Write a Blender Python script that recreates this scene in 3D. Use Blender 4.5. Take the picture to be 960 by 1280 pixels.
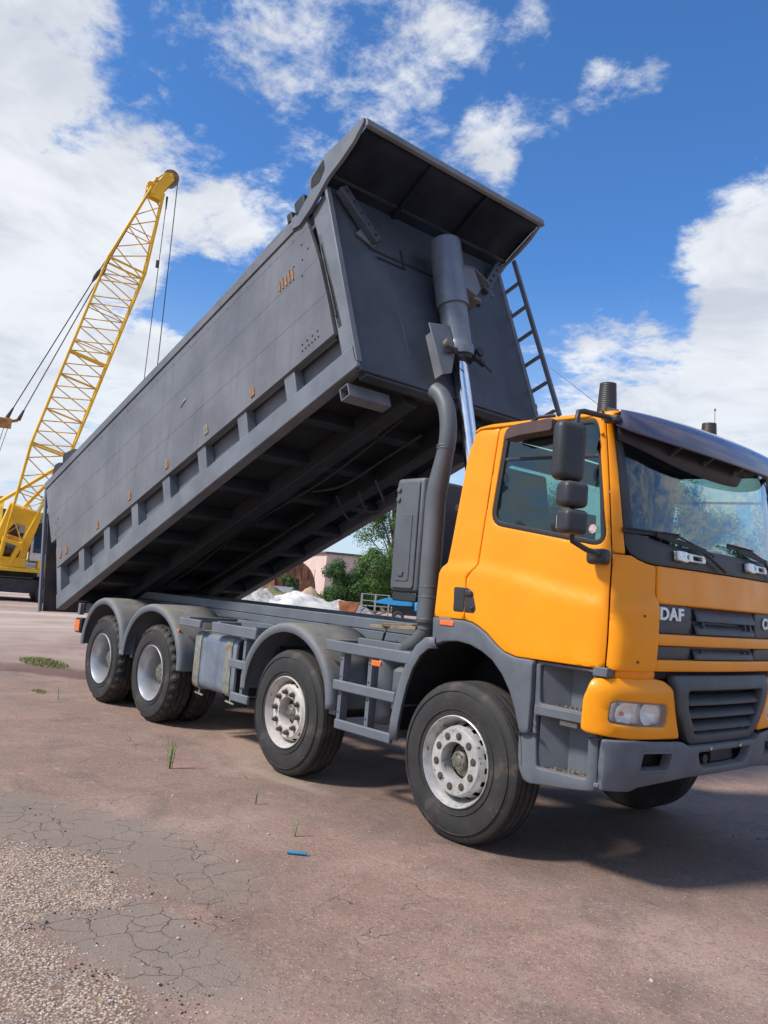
import bpy, bmesh, math, random
from mathutils import Vector, Matrix, noise
from mathutils.geometry import delaunay_2d_cdt
R = math.radians
PI = math.pi
random.seed(7)
for o in list(bpy.data.objects): bpy.data.objects.remove(o)
SC = bpy.context.scene
COL = SC.collection

# ------------------------------------------------------------------ camera
cam_d = bpy.data.cameras.new('camera')
cam = bpy.data.objects.new('camera', cam_d); COL.objects.link(cam)
yaw, pitch, roll = R(139.2277), R(5.6253), R(4.6374)
f_ = Vector((math.cos(pitch)*math.cos(yaw), math.cos(pitch)*math.sin(yaw), math.sin(pitch)))
r_ = f_.cross(Vector((0, 0, 1))).normalized(); u_ = r_.cross(f_)
r2 = r_*math.cos(roll) + u_*math.sin(roll); u2 = -r_*math.sin(roll) + u_*math.cos(roll)
m = Matrix((r2, u2, -f_)).transposed().to_4x4(); m.translation = Vector((3.8708, -4.1129, 1.6371))
cam.matrix_world = m
cam_d.sensor_fit = 'VERTICAL'; cam_d.sensor_height = 36; cam_d.lens = 36*1013.6/1280
cam_d.clip_start = 0.05; cam_d.clip_end = 3000
SC.camera = cam

# ------------------------------------------------------------------ sky, sun, exposure
SUN_AZ = R(252)     # direction towards the sun, measured from +X counter-clockwise
SUN_EL = R(47)
world = bpy.data.worlds.new('World'); SC.world = world; world.use_nodes = True
nt = world.node_tree; N = nt.nodes; L = nt.links
for n in list(N): N.remove(n)
def wn(t, **k):
    n = N.new(t)
    for a, b in k.items(): setattr(n, a, b)
    return n
def wmath(op, a, b=None, c=None, clamp=False):
    n = wn('ShaderNodeMath', operation=op); n.use_clamp = clamp
    for i, v in enumerate((a, b, c)):
        if v is None: continue
        if hasattr(v, 'is_linked'): L.new(v, n.inputs[i])
        else: n.inputs[i].default_value = v
    return n.outputs[0]
sky = wn('ShaderNodeTexSky', sky_type='NISHITA'); sky.sun_disc = False
sky.sun_elevation = SUN_EL; sky.sun_rotation = PI/2 - SUN_AZ
sky.air_density = 1.1; sky.dust_density = 0.6; sky.ozone_density = 2.2
tc = wn('ShaderNodeTexCoord'); sep = wn('ShaderNodeSeparateXYZ'); L.new(tc.outputs['Generated'], sep.inputs[0])
# cloud layer plane: direction projected onto a flat layer
zc = wmath('ADD', wmath('MAXIMUM', sep.outputs[2], 0.0), 0.16)
px = wmath('DIVIDE', sep.outputs[0], zc); py = wmath('DIVIDE', sep.outputs[1], zc)
comb = wn('ShaderNodeCombineXYZ'); L.new(px, comb.inputs[0]); L.new(py, comb.inputs[1])
def wnoise(vec, scale, det, rough, dist=0.0, off=(0, 0, 0), sc=(1, 1, 1), rot=0):
    mp = wn('ShaderNodeMapping'); mp.inputs['Location'].default_value = off; mp.inputs['Scale'].default_value = sc
    mp.inputs['Rotation'].default_value = (0, 0, rot)
    L.new(vec, mp.inputs[0]); n = wn('ShaderNodeTexNoise'); L.new(mp.outputs[0], n.inputs['Vector'])
    n.inputs['Scale'].default_value = scale; n.inputs['Detail'].default_value = det
    n.inputs['Roughness'].default_value = rough; n.inputs['Distortion'].default_value = dist
    return n.outputs['Fac']
n1 = wnoise(comb.outputs[0], 3.2, 6, .58, .3, (3.1, 7.7, 0))
n2 = wnoise(comb.outputs[0], 11, 7, .68, .15, (1.1, 2.2, 3), (1, 1, 1))
def dirmask(az, el, inner, outer):
    d = Vector((math.cos(R(el))*math.cos(R(az)), math.cos(R(el))*math.sin(R(az)), math.sin(R(el))))
    vm = wn('ShaderNodeVectorMath', operation='DOT_PRODUCT'); L.new(tc.outputs['Generated'], vm.inputs[0]); vm.inputs[1].default_value = d
    mr = wn('ShaderNodeMapRange', interpolation_type='SMOOTHSTEP'); L.new(vm.outputs['Value'], mr.inputs[0])
    mr.inputs[1].default_value = math.cos(R(outer)); mr.inputs[2].default_value = math.cos(R(inner))
    mr.inputs[3].default_value = 0; mr.inputs[4].default_value = 1
    return mr.outputs[0]
# coverage: where the real sky had its cloud banks and its blue gaps
CL = [(173, 15, 9, 19, .36), (168, 33, 2, 7.5, .24), (162, 27, 1, 6, .10), (156.5, 24, 2, 6.5, .22), (153, 12, 2, 7, .26), (151, 22.5, .5, 3, .12), (150, 25, .5, 4, .12), (145, 33.5, 1, 9, .075), (151, 35, .5, 5, .05), (133.0, 31, .4, 3.2, .17), (134.2, 28.5, .4, 3.2, .17), (139, 31, .3, 3.5, .07), (125.5, 33.3, .2, 2.4, .14), (122.3, 34, .2, 1.9, .15),
      (112.5, 22.5, 2.5, 8.2, .33), (114, 16.5, 1, 6, .22), (118, 11, 5, 14, .26), (137.5, 36, .5, 4, .10), (131, 36.5, .5, 2.5, .07), (126, 18.5, .4, 3, .10), (60, 20, 5, 40, .16), (250, 25, 10, 50, .16), (310, 20, 10, 40, .16), (20, 45, 10, 30, .14)]
BL = [(153.8, 18.8, .6, 3.2, -.30), (127, 24, 2, 7, -.14), (119.5, 20.3, .4, 2.6, -.16), (116, 19.2, .3, 2, -.14), (118, 36, 2, 12, -.10)]
cov = None
for az, el, a, b, s in CL + BL:
    t = wmath('MULTIPLY', dirmask(az, el, a, b), s)
    cov = t if cov is None else wmath('ADD', cov, t)
dens = wmath('ADD', wmath('MULTIPLY', n1, .5), wmath('MULTIPLY', n2, .6))
dens = wmath('ADD', dens, cov)
mr = wn('ShaderNodeMapRange', interpolation_type='SMOOTHSTEP'); L.new(dens, mr.inputs[0])
mr.inputs[1].default_value = .60; mr.inputs[2].default_value = .82
calpha = wmath('MULTIPLY', mr.outputs[0], .97)
# thick parts of a cloud turn faintly grey
mr2 = wn('ShaderNodeMapRange', interpolation_type='SMOOTHSTEP'); L.new(wnoise(comb.outputs[0], 2.6, 5, .6, .4, (9, 4, 1)), mr2.inputs[0])
mr2.inputs[1].default_value = .38; mr2.inputs[2].default_value = .68
ccol = wn('ShaderNodeMix', data_type='RGBA'); L.new(mr2.outputs[0], ccol.inputs[0])
ccol.inputs[6].default_value = (8.2, 8.4, 8.8, 1); ccol.inputs[7].default_value = (5.6, 6.0, 6.7, 1)
tint = wn('ShaderNodeMix', data_type='RGBA', blend_type='MULTIPLY'); tint.inputs[0].default_value = 1
L.new(sky.outputs[0], tint.inputs[6]); tint.inputs[7].default_value = (.60, 1.08, 1.62, 1)
mix = wn('ShaderNodeMix', data_type='RGBA'); L.new(calpha, mix.inputs[0]); L.new(tint.outputs[2], mix.inputs[6]); L.new(ccol.outputs[2], mix.inputs[7])
# milky horizon
hz = wn('ShaderNodeMapRange', interpolation_type='SMOOTHSTEP'); L.new(sep.outputs[2], hz.inputs[0])
hz.inputs[1].default_value = -.02; hz.inputs[2].default_value = .40; hz.inputs[3].default_value = .72; hz.inputs[4].default_value = 0
mixh = wn('ShaderNodeMix', data_type='RGBA'); L.new(hz.outputs[0], mixh.inputs[0]); L.new(mix.outputs[2], mixh.inputs[6]); mixh.inputs[7].default_value = (6.8, 7.5, 8.4, 1)
bg = wn('ShaderNodeBackground'); L.new(mixh.outputs[2], bg.inputs[0]); bg.inputs[1].default_value = 0.085
wo = wn('ShaderNodeOutputWorld'); L.new(bg.outputs[0], wo.inputs[0])

sd = bpy.data.lights.new('sun', 'SUN'); sd.energy = 3.4; sd.angle = R(8.0); sd.color = (1, .95, .87)
sun = bpy.data.objects.new('sun', sd); COL.objects.link(sun)
sdir = Vector((math.cos(SUN_EL)*math.cos(SUN_AZ), math.cos(SUN_EL)*math.sin(SUN_AZ), math.sin(SUN_EL)))
sun.rotation_euler = sdir.to_track_quat('Z', 'Y').to_euler(); sun.location = sdir*60
vs = SC.view_settings; vs.view_transform = 'Standard'; vs.look = 'None'; vs.gamma = 1; vs.exposure = 0.38; vs.use_curve_mapping = False
SC.render.engine = 'CYCLES'
SC.cycles.max_bounces = 6; SC.cycles.adaptive_threshold = .02; SC.cycles.transparent_max_bounces = 12
world.cycles.sampling_method = 'MANUAL'; world.cycles.sample_map_resolution = 512

# ------------------------------------------------------------------ materials
MATS = {}
def mat(name, col, rough=.5, metal=0, var=.12, vscale=4, dust=0, dustcol=(.30, .25, .20), bump=0, bscale=60,
        coat=0, rvar=.1, spots=None, spotscale=5, spotcut=.66, spec=.5, streak=0):
    if name in MATS: return MATS[name]
    mt = bpy.data.materials.new(name); mt.use_nodes = True; t = mt.node_tree; n = t.nodes; l = t.links
    b = n['Principled BSDF']
    tcn = n.new('ShaderNodeTexCoord')
    def nz(sc, det=6, ro=.6, scl=(1, 1, 1)):
        mp = n.new('ShaderNodeMapping'); mp.inputs['Scale'].default_value = scl; l.new(tcn.outputs['Object'], mp.inputs[0])
        x = n.new('ShaderNodeTexNoise'); l.new(mp.outputs[0], x.inputs['Vector']); x.inputs['Scale'].default_value = sc
        x.inputs['Detail'].default_value = det; x.inputs['Roughness'].default_value = ro; return x.outputs['Fac']
    def mixc(fac, a, bb, bt='MIX'):
        x = n.new('ShaderNodeMix'); x.data_type = 'RGBA'; x.blend_type = bt
        for i, v in ((0, fac), (6, a), (7, bb)):
            if hasattr(v, 'is_linked'): l.new(v, x.inputs[i])
            elif i == 0: x.inputs[0].default_value = v
            else: x.inputs[i].default_value = (*v, 1)
        return x.outputs[2]
    def rng(v, a, bb, c, d):
        x = n.new('ShaderNodeMapRange'); x.interpolation_type = 'SMOOTHSTEP'; l.new(v, x.inputs[0])
        for i, q in zip((1, 2, 3, 4), (a, bb, c, d)): x.inputs[i].default_value = q
        return x.outputs[0]
    base = mixc(rng(nz(vscale), .3, .7, 0, 1), tuple(c*(1-var) for c in col), tuple(min(1, c*(1+var)) for c in col))
    if streak:
        base = mixc(rng(nz(3.0, 5, .6, (3, 3, .25)), .48, .75, 0, streak), base, tuple(c*.55 for c in col))
    if spots:
        base = mixc(rng(nz(spotscale, 8, .65), spotcut, spotcut+.05, 0, 1), base, spots)
    if dust:
        g = n.new('ShaderNodeNewGeometry'); sp = n.new('ShaderNodeSeparateXYZ'); l.new(g.outputs['Normal'], sp.inputs[0])
        up = rng(sp.outputs[2], .1, .9, .12, 1)
        dn = rng(nz(vscale*1.7, 8, .7), .3, .65, .25, 1)
        mm = n.new('ShaderNodeMath'); mm.operation = 'MULTIPLY'; l.new(up, mm.inputs[0]); l.new(dn, mm.inputs[1])
        m2 = n.new('ShaderNodeMath'); m2.operation = 'MULTIPLY'; l.new(mm.outputs[0], m2.inputs[0]); m2.inputs[1].default_value = dust
        base = mixc(m2.outputs[0], base, dustcol)
        rr = n.new('ShaderNodeMath'); rr.operation = 'MULTIPLY_ADD'; l.new(m2.outputs[0], rr.inputs[0]); rr.inputs[1].default_value = .5; rr.inputs[2].default_value = rough
        l.new(rr.outputs[0], b.inputs['Roughness'])
    else:
        l.new(rng(nz(vscale*2.3), .3, .7, max(.02, rough-rvar), min(1, rough+rvar)), b.inputs['Roughness'])
    l.new(base, b.inputs['Base Color']); b.inputs['Metallic'].default_value = metal
    b.inputs['Coat Weight'].default_value = coat; b.inputs['Coat Roughness'].default_value = .12
    b.inputs['Specular IOR Level'].default_value = spec
    if bump:
        bp = n.new('ShaderNodeBump'); bp.inputs['Strength'].default_value = bump; bp.inputs['Distance'].default_value = .01
        l.new(nz(bscale, 5), bp.inputs['Height']); l.new(bp.outputs[0], b.inputs['Normal'])
    MATS[name] = mt; return mt
def glass_mat(name, tintc, rough=.0, refl=1.0):
    mt = bpy.data.materials.new(name); mt.use_nodes = True; t = mt.node_tree; n = t.nodes; l = t.links
    n.remove(n['Principled BSDF']); out = n['Material Output']
    tr = n.new('ShaderNodeBsdfTransparent'); tr.inputs[0].default_value = (*tintc, 1)
    gl = n.new('ShaderNodeBsdfGlossy'); gl.inputs['Roughness'].default_value = rough; gl.inputs[0].default_value = (1, 1, 1, 1)
    lw = n.new('ShaderNodeLayerWeight'); lw.inputs[0].default_value = .5
    pw = n.new('ShaderNodeMath'); pw.operation = 'POWER'; l.new(lw.outputs['Facing'], pw.inputs[0]); pw.inputs[1].default_value = 4.5
    fr = n.new('ShaderNodeMath'); fr.operation = 'MULTIPLY_ADD'; l.new(pw.outputs[0], fr.inputs[0]); fr.inputs[1].default_value = .9*refl; fr.inputs[2].default_value = .045*refl
    ms = n.new('ShaderNodeMixShader'); l.new(fr.outputs[0], ms.inputs[0]); l.new(tr.outputs[0], ms.inputs[1]); l.new(gl.outputs[0], ms.inputs[2])
    l.new(ms.outputs[0], out.inputs[0]); return mt

M_OR = mat('orange_paint', (.91, .305, .0), .40, coat=.10, var=.05, vscale=2.2, rvar=.10, bump=.03, bscale=9, spec=.38, spots=(.50, .16, .01), spotscale=24, spotcut=.735, streak=.05)
M_GREY = mat('grey_chassis_paint', (.118, .134, .156), .5, var=.13, vscale=3, dust=.42, dustcol=(.26, .22, .17), bump=.06, bscale=90)
M_MUD = mat('dusty_mudguard_paint', (.120, .136, .158), .5, var=.13, vscale=3, dust=.95, dustcol=(.25, .215, .165), bump=.08, bscale=60)
M_BODY = mat('grey_body_paint', (.142, .142, .149), .46, var=.22, vscale=1.3, dust=.25, bump=.16, bscale=9, streak=.42, spots=(.215, .185, .15), spotscale=2.6, spotcut=.655, rvar=.14)
M_BODY2 = mat('grey_body_frame_paint', (.138, .149, .167), .5, var=.2, vscale=2.2, dust=.2, bump=.08, bscale=40)
M_BODYF = mat('front_wall_paint_shade_darkened', (.038, .050, .068), .46, var=.26, vscale=1.6, dust=.12, bump=.08, bscale=12, streak=.55)  # body grey made darker and bluer: the front wall's shade is in the colour
M_CANO = mat('canopy_paint_shade_darkened', (.012, .019, .032), .6, var=.4, vscale=2, spec=.15)  # shade under the canopy painted in as a near-black blue
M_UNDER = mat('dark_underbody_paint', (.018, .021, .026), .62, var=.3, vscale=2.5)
M_PLAST = mat('grey_step_plastic', (.098, .112, .132), .55, var=.18, vscale=4, dust=.45, dustcol=(.24, .20, .16), bump=.12, bscale=220)
M_BLK = mat('black_plastic', (.022, .024, .028), .45, var=.2, vscale=6, dust=.25, bump=.08, bscale=200)
M_GRILLE = mat('dark_grille_plastic', (.05, .056, .066), .5, var=.15, vscale=6, dust=.15, dustcol=(.2, .18, .16), bump=.08, bscale=160)
M_DARK = mat('dark_void', (.010, .011, .013), .8, var=.3)
M_RUB = mat('rubber_seal', (.015, .016, .018), .6, var=.2)
M_TYRE = mat('tyre_rubber', (.023, .0215, .021), .74, var=.3, vscale=5, dust=.2, dustcol=(.20, .16, .125), bump=.2, bscale=45, spots=(.060, .047, .038), spotscale=4.5, spotcut=.57)
M_RIM = mat('silver_rim_paint', (.50, .49, .47), .40, .35, var=.2, vscale=14, dust=.15, spots=(.14, .10, .075), spotscale=22, spotcut=.60)
M_RIM2 = mat('white_rim_paint', (.52, .48, .44), .5, .0, var=.12, vscale=14, dust=.2, spots=(.22, .13, .09), spotscale=22, spotcut=.62)
M_RIM3 = mat('polished_rim_paint', (.46, .47, .48), .38, .45, var=.1, vscale=10, dust=.12)
M_HUB = mat('greasy_hub_metal', (.16, .15, .12), .5, .3, var=.35, vscale=25)
M_NUT = mat('rusty_nut', (.10, .075, .06), .6, .3, var=.4, vscale=40)
M_CHR = mat('chrome_rod', (.86, .87, .88), .10, 1, var=.02)
M_CYL = mat('cylinder_paint', (.17, .19, .22), .30, .2, var=.1, vscale=4, spots=(.30, .11, .05), spotscale=2.6, spotcut=.73)
M_TANK = mat('fuel_tank_metal', (.19, .23, .28), .38, .3, var=.2, vscale=4, dust=.35, streak=.4)
M_STRAP = mat('tank_strap', (.25, .25, .21), .5, .3, var=.3, vscale=12, spots=(.28, .16, .08), spotscale=9, spotcut=.56)
M_EXH = mat('exhaust_pipe_paint', (.100, .108, .118), .5, .1, var=.15, vscale=4, dust=.2)
M_AMB = mat('amber_lens', (.75, .16, .03), .2, var=.15, vscale=30, coat=.5)
M_RUST = mat('rust_patch', (.30, .15, .065), .8, var=.35, vscale=30)
M_RUSTP = mat('worn_brown_steel', (.060, .045, .037), .6, .1, var=.5, vscale=4, streak=.5, spots=(.13, .085, .06), spotscale=5, spotcut=.6)
M_VISOR = mat('dark_purple_acrylic', (.065, .062, .120), .18, var=.15, vscale=3, coat=.6, rvar=.07)
M_VISUN = mat('black_sun_blind', (.030, .030, .042), .55, var=.2)
M_BROWN = mat('brown_window_hood', (.085, .045, .035), .35, var=.2, vscale=6, coat=.2)
M_INT = mat('cab_interior_lining', (.06, .07, .075), .8, var=.15)
M_INT2 = mat('seat_cloth', (.030, .033, .038), .9, var=.2)
M_WHT = mat('white_lettering', (.80, .80, .80), .4, var=.03)
M_ALU = mat('brushed_aluminium', (.66, .66, .64), .32, .8, var=.15, vscale=30)
M_REFL = mat('headlamp_reflector', (.95, .95, .95), .22, .30, var=.05)
M_WOOD = mat('old_wood', (.24, .18, .12), .8, var=.3, vscale=12)
M_TREAD = mat('worn_step_metal', (.26, .23, .19), .6, .3, var=.35, vscale=40, bump=.6, bscale=70, spots=(.10, .075, .055), spotscale=28, spotcut=.50)
G_WIND = glass_mat('tinted_windscreen_glass', (.76, .85, .86), refl=1.5)
G_SIDE = glass_mat('tinted_window_glass', (.66, .82, .78), refl=1.3)
G_LENS = glass_mat('clear_lens', (.96, .97, .97), refl=2.0)
M_YEL = mat('crane_yellow_paint', (.80, .46, .02), .45, var=.12, vscale=1.2, spots=(.33, .17, .05), spotscale=1.5, spotcut=.72)
M_CABLE = mat('steel_cable', (.06, .055, .055), .6, .2)

# ------------------------------------------------------------------ object helpers
def wmat(o):
    mm = o.matrix_basis.copy()
    if o.parent: return wmat(o.parent) @ o.matrix_parent_inverse @ mm
    return mm
def setparent(o, p):
    if p is not None:
        o.parent = p; o.matrix_parent_inverse = wmat(p).inverted()
def tag(o, label=None, cat=None, group=None, kind=None):
    if label: o['label'] = label
    if cat: o['category'] = cat
    if group: o['group'] = group
    if kind: o['kind'] = kind
    return o
def empty(name, loc, label, cat, group=None, parent=None):
    o = bpy.data.objects.new(name, None); COL.objects.link(o); o.location = loc; o.empty_display_size = .2
    if parent: setparent(o, parent)
    return tag(o, label, cat, group)
def mkobj(name, verts, faces, mt, parent=None, bevel=0, smooth=40, solid=0, mt2=None, label=None, segs=2):
    me = bpy.data.meshes.new(name)
    me.from_pydata([tuple(v) for v in verts], [], faces); me.validate(); me.update()
    mts = mt if isinstance(mt, (list, tuple)) else [mt]
    for x in mts: me.materials.append(x)
    bm = bmesh.new(); bm.from_mesh(me)
    bmesh.ops.remove_doubles(bm, verts=bm.verts, dist=1e-5)
    if not solid: bmesh.ops.recalc_face_normals(bm, faces=bm.faces)
    bm.to_mesh(me); bm.free()
    if smooth:
        me.polygons.foreach_set('use_smooth', [True]*len(me.polygons)); me.set_sharp_from_angle(angle=R(smooth))
    o = bpy.data.objects.new(name, me); COL.objects.link(o)
    if solid:
        if mt2: me.materials.append(mt2)
        s = o.modifiers.new('thickness', 'SOLIDIFY'); s.thickness = solid; s.offset = 0
        if mt2: s.material_offset = 1; s.material_offset_rim = 0
    if bevel:
        b = o.modifiers.new('bevel', 'BEVEL'); b.width = bevel; b.segments = segs; b.limit_method = 'ANGLE'; b.angle_limit = R(40)
        b.harden_normals = False
    if parent is not None: setparent(o, parent)
    if label: o['label'] = label
    return o
class MB:
    def __init__(s, xf=None): s.v = []; s.f = []; s.xf = xf
    def add(s, vs_, fs):
        k = len(s.v); s.v += [Vector(v) for v in vs_]; s.f += [tuple(i+k for i in f) for f in fs]; return s
    def box(s, x0, x1, y0, y1, z0, z1, mx=None):
        vs_ = [(x, y, z) for x in (x0, x1) for y in (y0, y1) for z in (z0, z1)]
        if mx: vs_ = [mx @ Vector(v) for v in vs_]
        return s.add(vs_, [(0, 1, 3, 2), (4, 6, 7, 5), (0, 4, 5, 1), (2, 3, 7, 6), (0, 2, 6, 4), (1, 5, 7, 3)])
    def prism(s, poly, a, b, axis='y'):      # poly in the plane across the axis
        n = len(poly)
        def P(p, t): return {'y': (p[0], t, p[1]), 'x': (t, p[0], p[1]), 'z': (p[0], p[1], t)}[axis]
        return s.add([P(p, a) for p in poly] + [P(p, b) for p in poly],
                     [tuple(range(n)), tuple(range(2*n-1, n-1, -1))] + [(i, (i+1) % n, n+(i+1) % n, n+i) for i in range(n)])
    def beam(s, p, q, w, h, up=(0, 0, 1)):
        p = Vector(p); q = Vector(q); d = (q-p).normalized(); a = d.cross(Vector(up))
        if a.length < 1e-4: a = d.cross(Vector((1, 0, 0)))
        a.normalize(); b = a.cross(d); vs_ = []
        for c in (p, q):
            for i, j in ((-1, -1), (1, -1), (1, 1), (-1, 1)): vs_.append(c+a*i*w/2+b*j*h/2)
        return s.add(vs_, [(0, 3, 2, 1), (4, 5, 6, 7), (0, 1, 5, 4), (1, 2, 6, 5), (2, 3, 7, 6), (3, 0, 4, 7)])
    def tube(s, pts, r, n=12, cap=True):
        pts = [Vector(p) for p in pts]; rs = r if isinstance(r, (list, tuple)) else [r]*len(pts)
        base = len(s.v); d0 = (pts[1]-pts[0]).normalized()
        a = d0.cross(Vector((0, 0, 1)));
        if a.length < .05: a = d0.cross(Vector((1, 0, 0)))
        a.normalize(); vs_ = []
        for i, p in enumerate(pts):
            if i == 0: d = d0
            elif i == len(pts)-1: d = (pts[i]-pts[i-1]).normalized()
            else: d = ((pts[i+1]-p).normalized()+(p-pts[i-1]).normalized()).normalized()
            a = (a - d*a.dot(d)).normalized(); b = d.cross(a)
            for k in range(n):
                t = 2*PI*k/n; vs_.append(p+(a*math.cos(t)+b*math.sin(t))*rs[i])
        fs = []
        for i in range(len(pts)-1):
            for k in range(n):
                k2 = (k+1) % n; fs.append((i*n+k, i*n+k2, (i+1)*n+k2, (i+1)*n+k))
        if cap: fs += [tuple(range(n-1, -1, -1)), tuple((len(pts)-1)*n+k for k in range(n))]
        return s.add(vs_, fs)
    def lathe(s, prof, origin=(0, 0, 0), axis='y', n=64, rfun=None, skip=None, closed=False):
        vs_ = []; fs = []; o = Vector(origin); mprof = len(prof)
        for k in range(n):
            t = 2*PI*k/n
            for i, (r, h) in enumerate(prof):
                rr = rfun(i, k, r) if rfun else r
                a, b = rr*math.cos(t), rr*math.sin(t)
                vs_.append(o+Vector({'y': (a, h, b), 'z': (a, b, h), 'x': (h, a, b)}[axis]))
        for k in range(n):
            k2 = (k+1) % n
            for i in range(mprof-1):
                if skip and skip(i, k): continue
                fs.append((k*mprof+i, k2*mprof+i, k2*mprof+i+1, k*mprof+i+1))
        return s.add(vs_, fs)
    def grid(s, rows):
        m_ = len(rows[0]); vs_ = [v for r in rows for v in r]; fs = []
        for i in range(len(rows)-1):
            for j in range(m_-1): fs.append((i*m_+j, i*m_+j+1, (i+1)*m_+j+1, (i+1)*m_+j))
        return s.add(vs_, fs)
    def build(s, name, mt, parent=None, bevel=0, smooth=40, solid=0, mt2=None, label=None, segs=2):
        v = [s.xf @ x for x in s.v] if s.xf else s.v
        return mkobj(name, v, s.f, mt, parent, bevel, smooth, solid, mt2, label, segs)
def fillet(poly, r, n=5):
    out = []; k = len(poly); rl = r if isinstance(r, (list, tuple)) else [r]*k
    for i in range(k):
        p = Vector(poly[i]); a = Vector(poly[i-1]); b = Vector(poly[(i+1) % k]); rr = rl[i]
        if rr <= 0: out.append((p.x, p.y)); continue
        da = (a-p); db = (b-p); t = min(rr, da.length*.48, db.length*.48)
        s0 = p+da.normalized()*t; s1 = p+db.normalized()*t
        for j in range(n+1):
            q = j/n; v = s0*(1-q)**2 + p*2*q*(1-q) + s1*q*q; out.append((v.x, v.y))
    return out
def inside(p, poly):
    c = False; x, y = p; j = len(poly)-1
    for i in range(len(poly)):
        xi, yi = poly[i]; xj, yj = poly[j]
        if (yi > y) != (yj > y) and x < (xj-xi)*(y-yi)/(yj-yi)+xi: c = not c
        j = i
    return c
def resample(poly, sp):
    out = []
    for i in range(len(poly)):
        a = Vector(poly[i]); b = Vector(poly[(i+1) % len(poly)]); k = max(1, int(math.ceil((b-a).length/sp)))
        for j in range(k): v = a.lerp(b, j/k); out.append((v.x, v.y))
    return out
def sheet(outline, holes=(), sp=.06, roll=0):
    """flat outline with holes -> fine triangulation (2-D) and each vertex's distance from the edge"""
    loops = [resample(outline, sp)] + [resample(h, sp) for h in holes]
    pts = []; edges = []; segs = []
    for lp in loops:
        k = len(pts); pts += lp; edges += [(k+i, k+(i+1) % len(lp)) for i in range(len(lp))]
        segs += [(lp[i], lp[(i+1) % len(lp)]) for i in range(len(lp))]
    def dist(p):
        m_ = 1e9
        for a, b in segs:
            dx, dy = b[0]-a[0], b[1]-a[1]; q = dx*dx+dy*dy
            t = 0 if q == 0 else max(0, min(1, ((p[0]-a[0])*dx+(p[1]-a[1])*dy)/q))
            e = (p[0]-a[0]-t*dx)**2+(p[1]-a[1]-t*dy)**2
            if e < m_: m_ = e
        return math.sqrt(m_)
    ok = lambda p: inside(p, outline) and not any(inside(p, h) for h in holes)
    if roll:
        for lp in loops:
            n_ = len(lp)
            for i in range(n_):
                a, p, b = Vector(lp[i-1]), Vector(lp[i]), Vector(lp[(i+1) % n_])
                t = (b-a)
                if t.length < 1e-6: continue
                t.normalize(); nn_ = Vector((-t.y, t.x))
                for f in (.30, 1.0):
                    for sg in (1, -1):
                        q = p+nn_*sg*roll*f
                        if ok(q) and dist(q) > roll*f*.85: pts.append((q.x, q.y))
    bp = list(pts)
    x0 = min(p[0] for p in outline); x1 = max(p[0] for p in outline); y0 = min(p[1] for p in outline); y1 = max(p[1] for p in outline)
    x = x0+sp*.5; row = 0
    while x < x1:
        y = y0+sp*(.5 if row % 2 else .9)
        while y < y1:
            if ok((x, y)) and min((x-a)**2+(y-b)**2 for a, b in bp) > (sp*.5)**2: pts.append((x, y))
            y += sp
        x += sp; row += 1
    v, e, f, *_ = delaunay_2d_cdt([Vector(p) for p in pts], edges, [], 0, 1e-5)
    faces = []
    for t in f:
        c = sum((v[i] for i in t), Vector((0, 0)))/len(t)
        if ok((c.x, c.y)): faces.append(tuple(t))
    vv = [tuple(q) for q in v]
    return vv, faces, [min(roll, dist(q)) for q in vv] if roll else [0]*len(vv)
def panel(name, outline, fn, mt, parent, holes=(), sp=.06, thick=.02, bevel=.004, mt2=None, smooth=40, label=None, flip=False, segs=2):
    roll = bevel
    v, f, dd = sheet(outline, holes, sp, roll)
    e_ = 2e-3; ref = Vector((.4, 1.25, 1.9)); P = []; NR = []
    for a, b in v:
        p = Vector(fn(a, b)); n_ = (Vector(fn(a+e_, b))-Vector(fn(a-e_, b))).cross(Vector(fn(a, b+e_))-Vector(fn(a, b-e_))).normalized()
        P.append(p); NR.append(n_)
    c = sum(P, Vector())/len(P); nn = sum(NR, Vector())
    if nn.dot(c-ref) < 0: NR = [-x for x in NR]
    nv_ = len(P); outer = []; inner = []
    for p, n_, d in zip(P, NR, dd):
        q = roll-d; outer.append(p-n_*(roll-math.sqrt(max(0, roll*roll-q*q)))*.85 if roll else p); inner.append(p-n_*thick)
    faces = []; cnt_ = {}
    for t in f:
        fnm = (P[t[1]]-P[t[0]]).cross(P[t[2]]-P[t[0]]); t = tuple(t)
        if fnm.dot(NR[t[0]]) < 0: t = tuple(reversed(t))
        faces.append(t)
        for k in range(len(t)): e1 = (t[k], t[(k+1) % len(t)]); cnt_[e1] = 1
    nf = len(faces); rim = [(a+nv_, b+nv_, b, a) for (a, b) in cnt_ if (b, a) not in cnt_]
    allf = faces + [tuple(x+nv_ for x in reversed(t)) for t in faces] + rim
    me = bpy.data.meshes.new(name); me.from_pydata([tuple(q) for q in outer+inner], [], allf); me.update()
    me.materials.append(mt); me.materials.append(mt2 or mt)
    for k in range(nf, nf*2): me.polygons[k].material_index = 1
    me.polygons.foreach_set('use_smooth', [True]*len(me.polygons)); me.set_sharp_from_angle(angle=R(58))
    o = bpy.data.objects.new(name, me); COL.objects.link(o)
    if parent is not None: setparent(o, parent)
    if label: o['label'] = label
    return o
def copytree(o, parent, loc=None, rot=None, inv=None):
    c = o.copy(); COL.objects.link(c)
    if parent is not None: c.parent = parent
    if loc is not None: c.location = loc
    if rot is not None: c.rotation_euler = rot
    for ch in [x for x in bpy.data.objects if x.parent == o]: copytree(ch, c)
    return c

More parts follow.
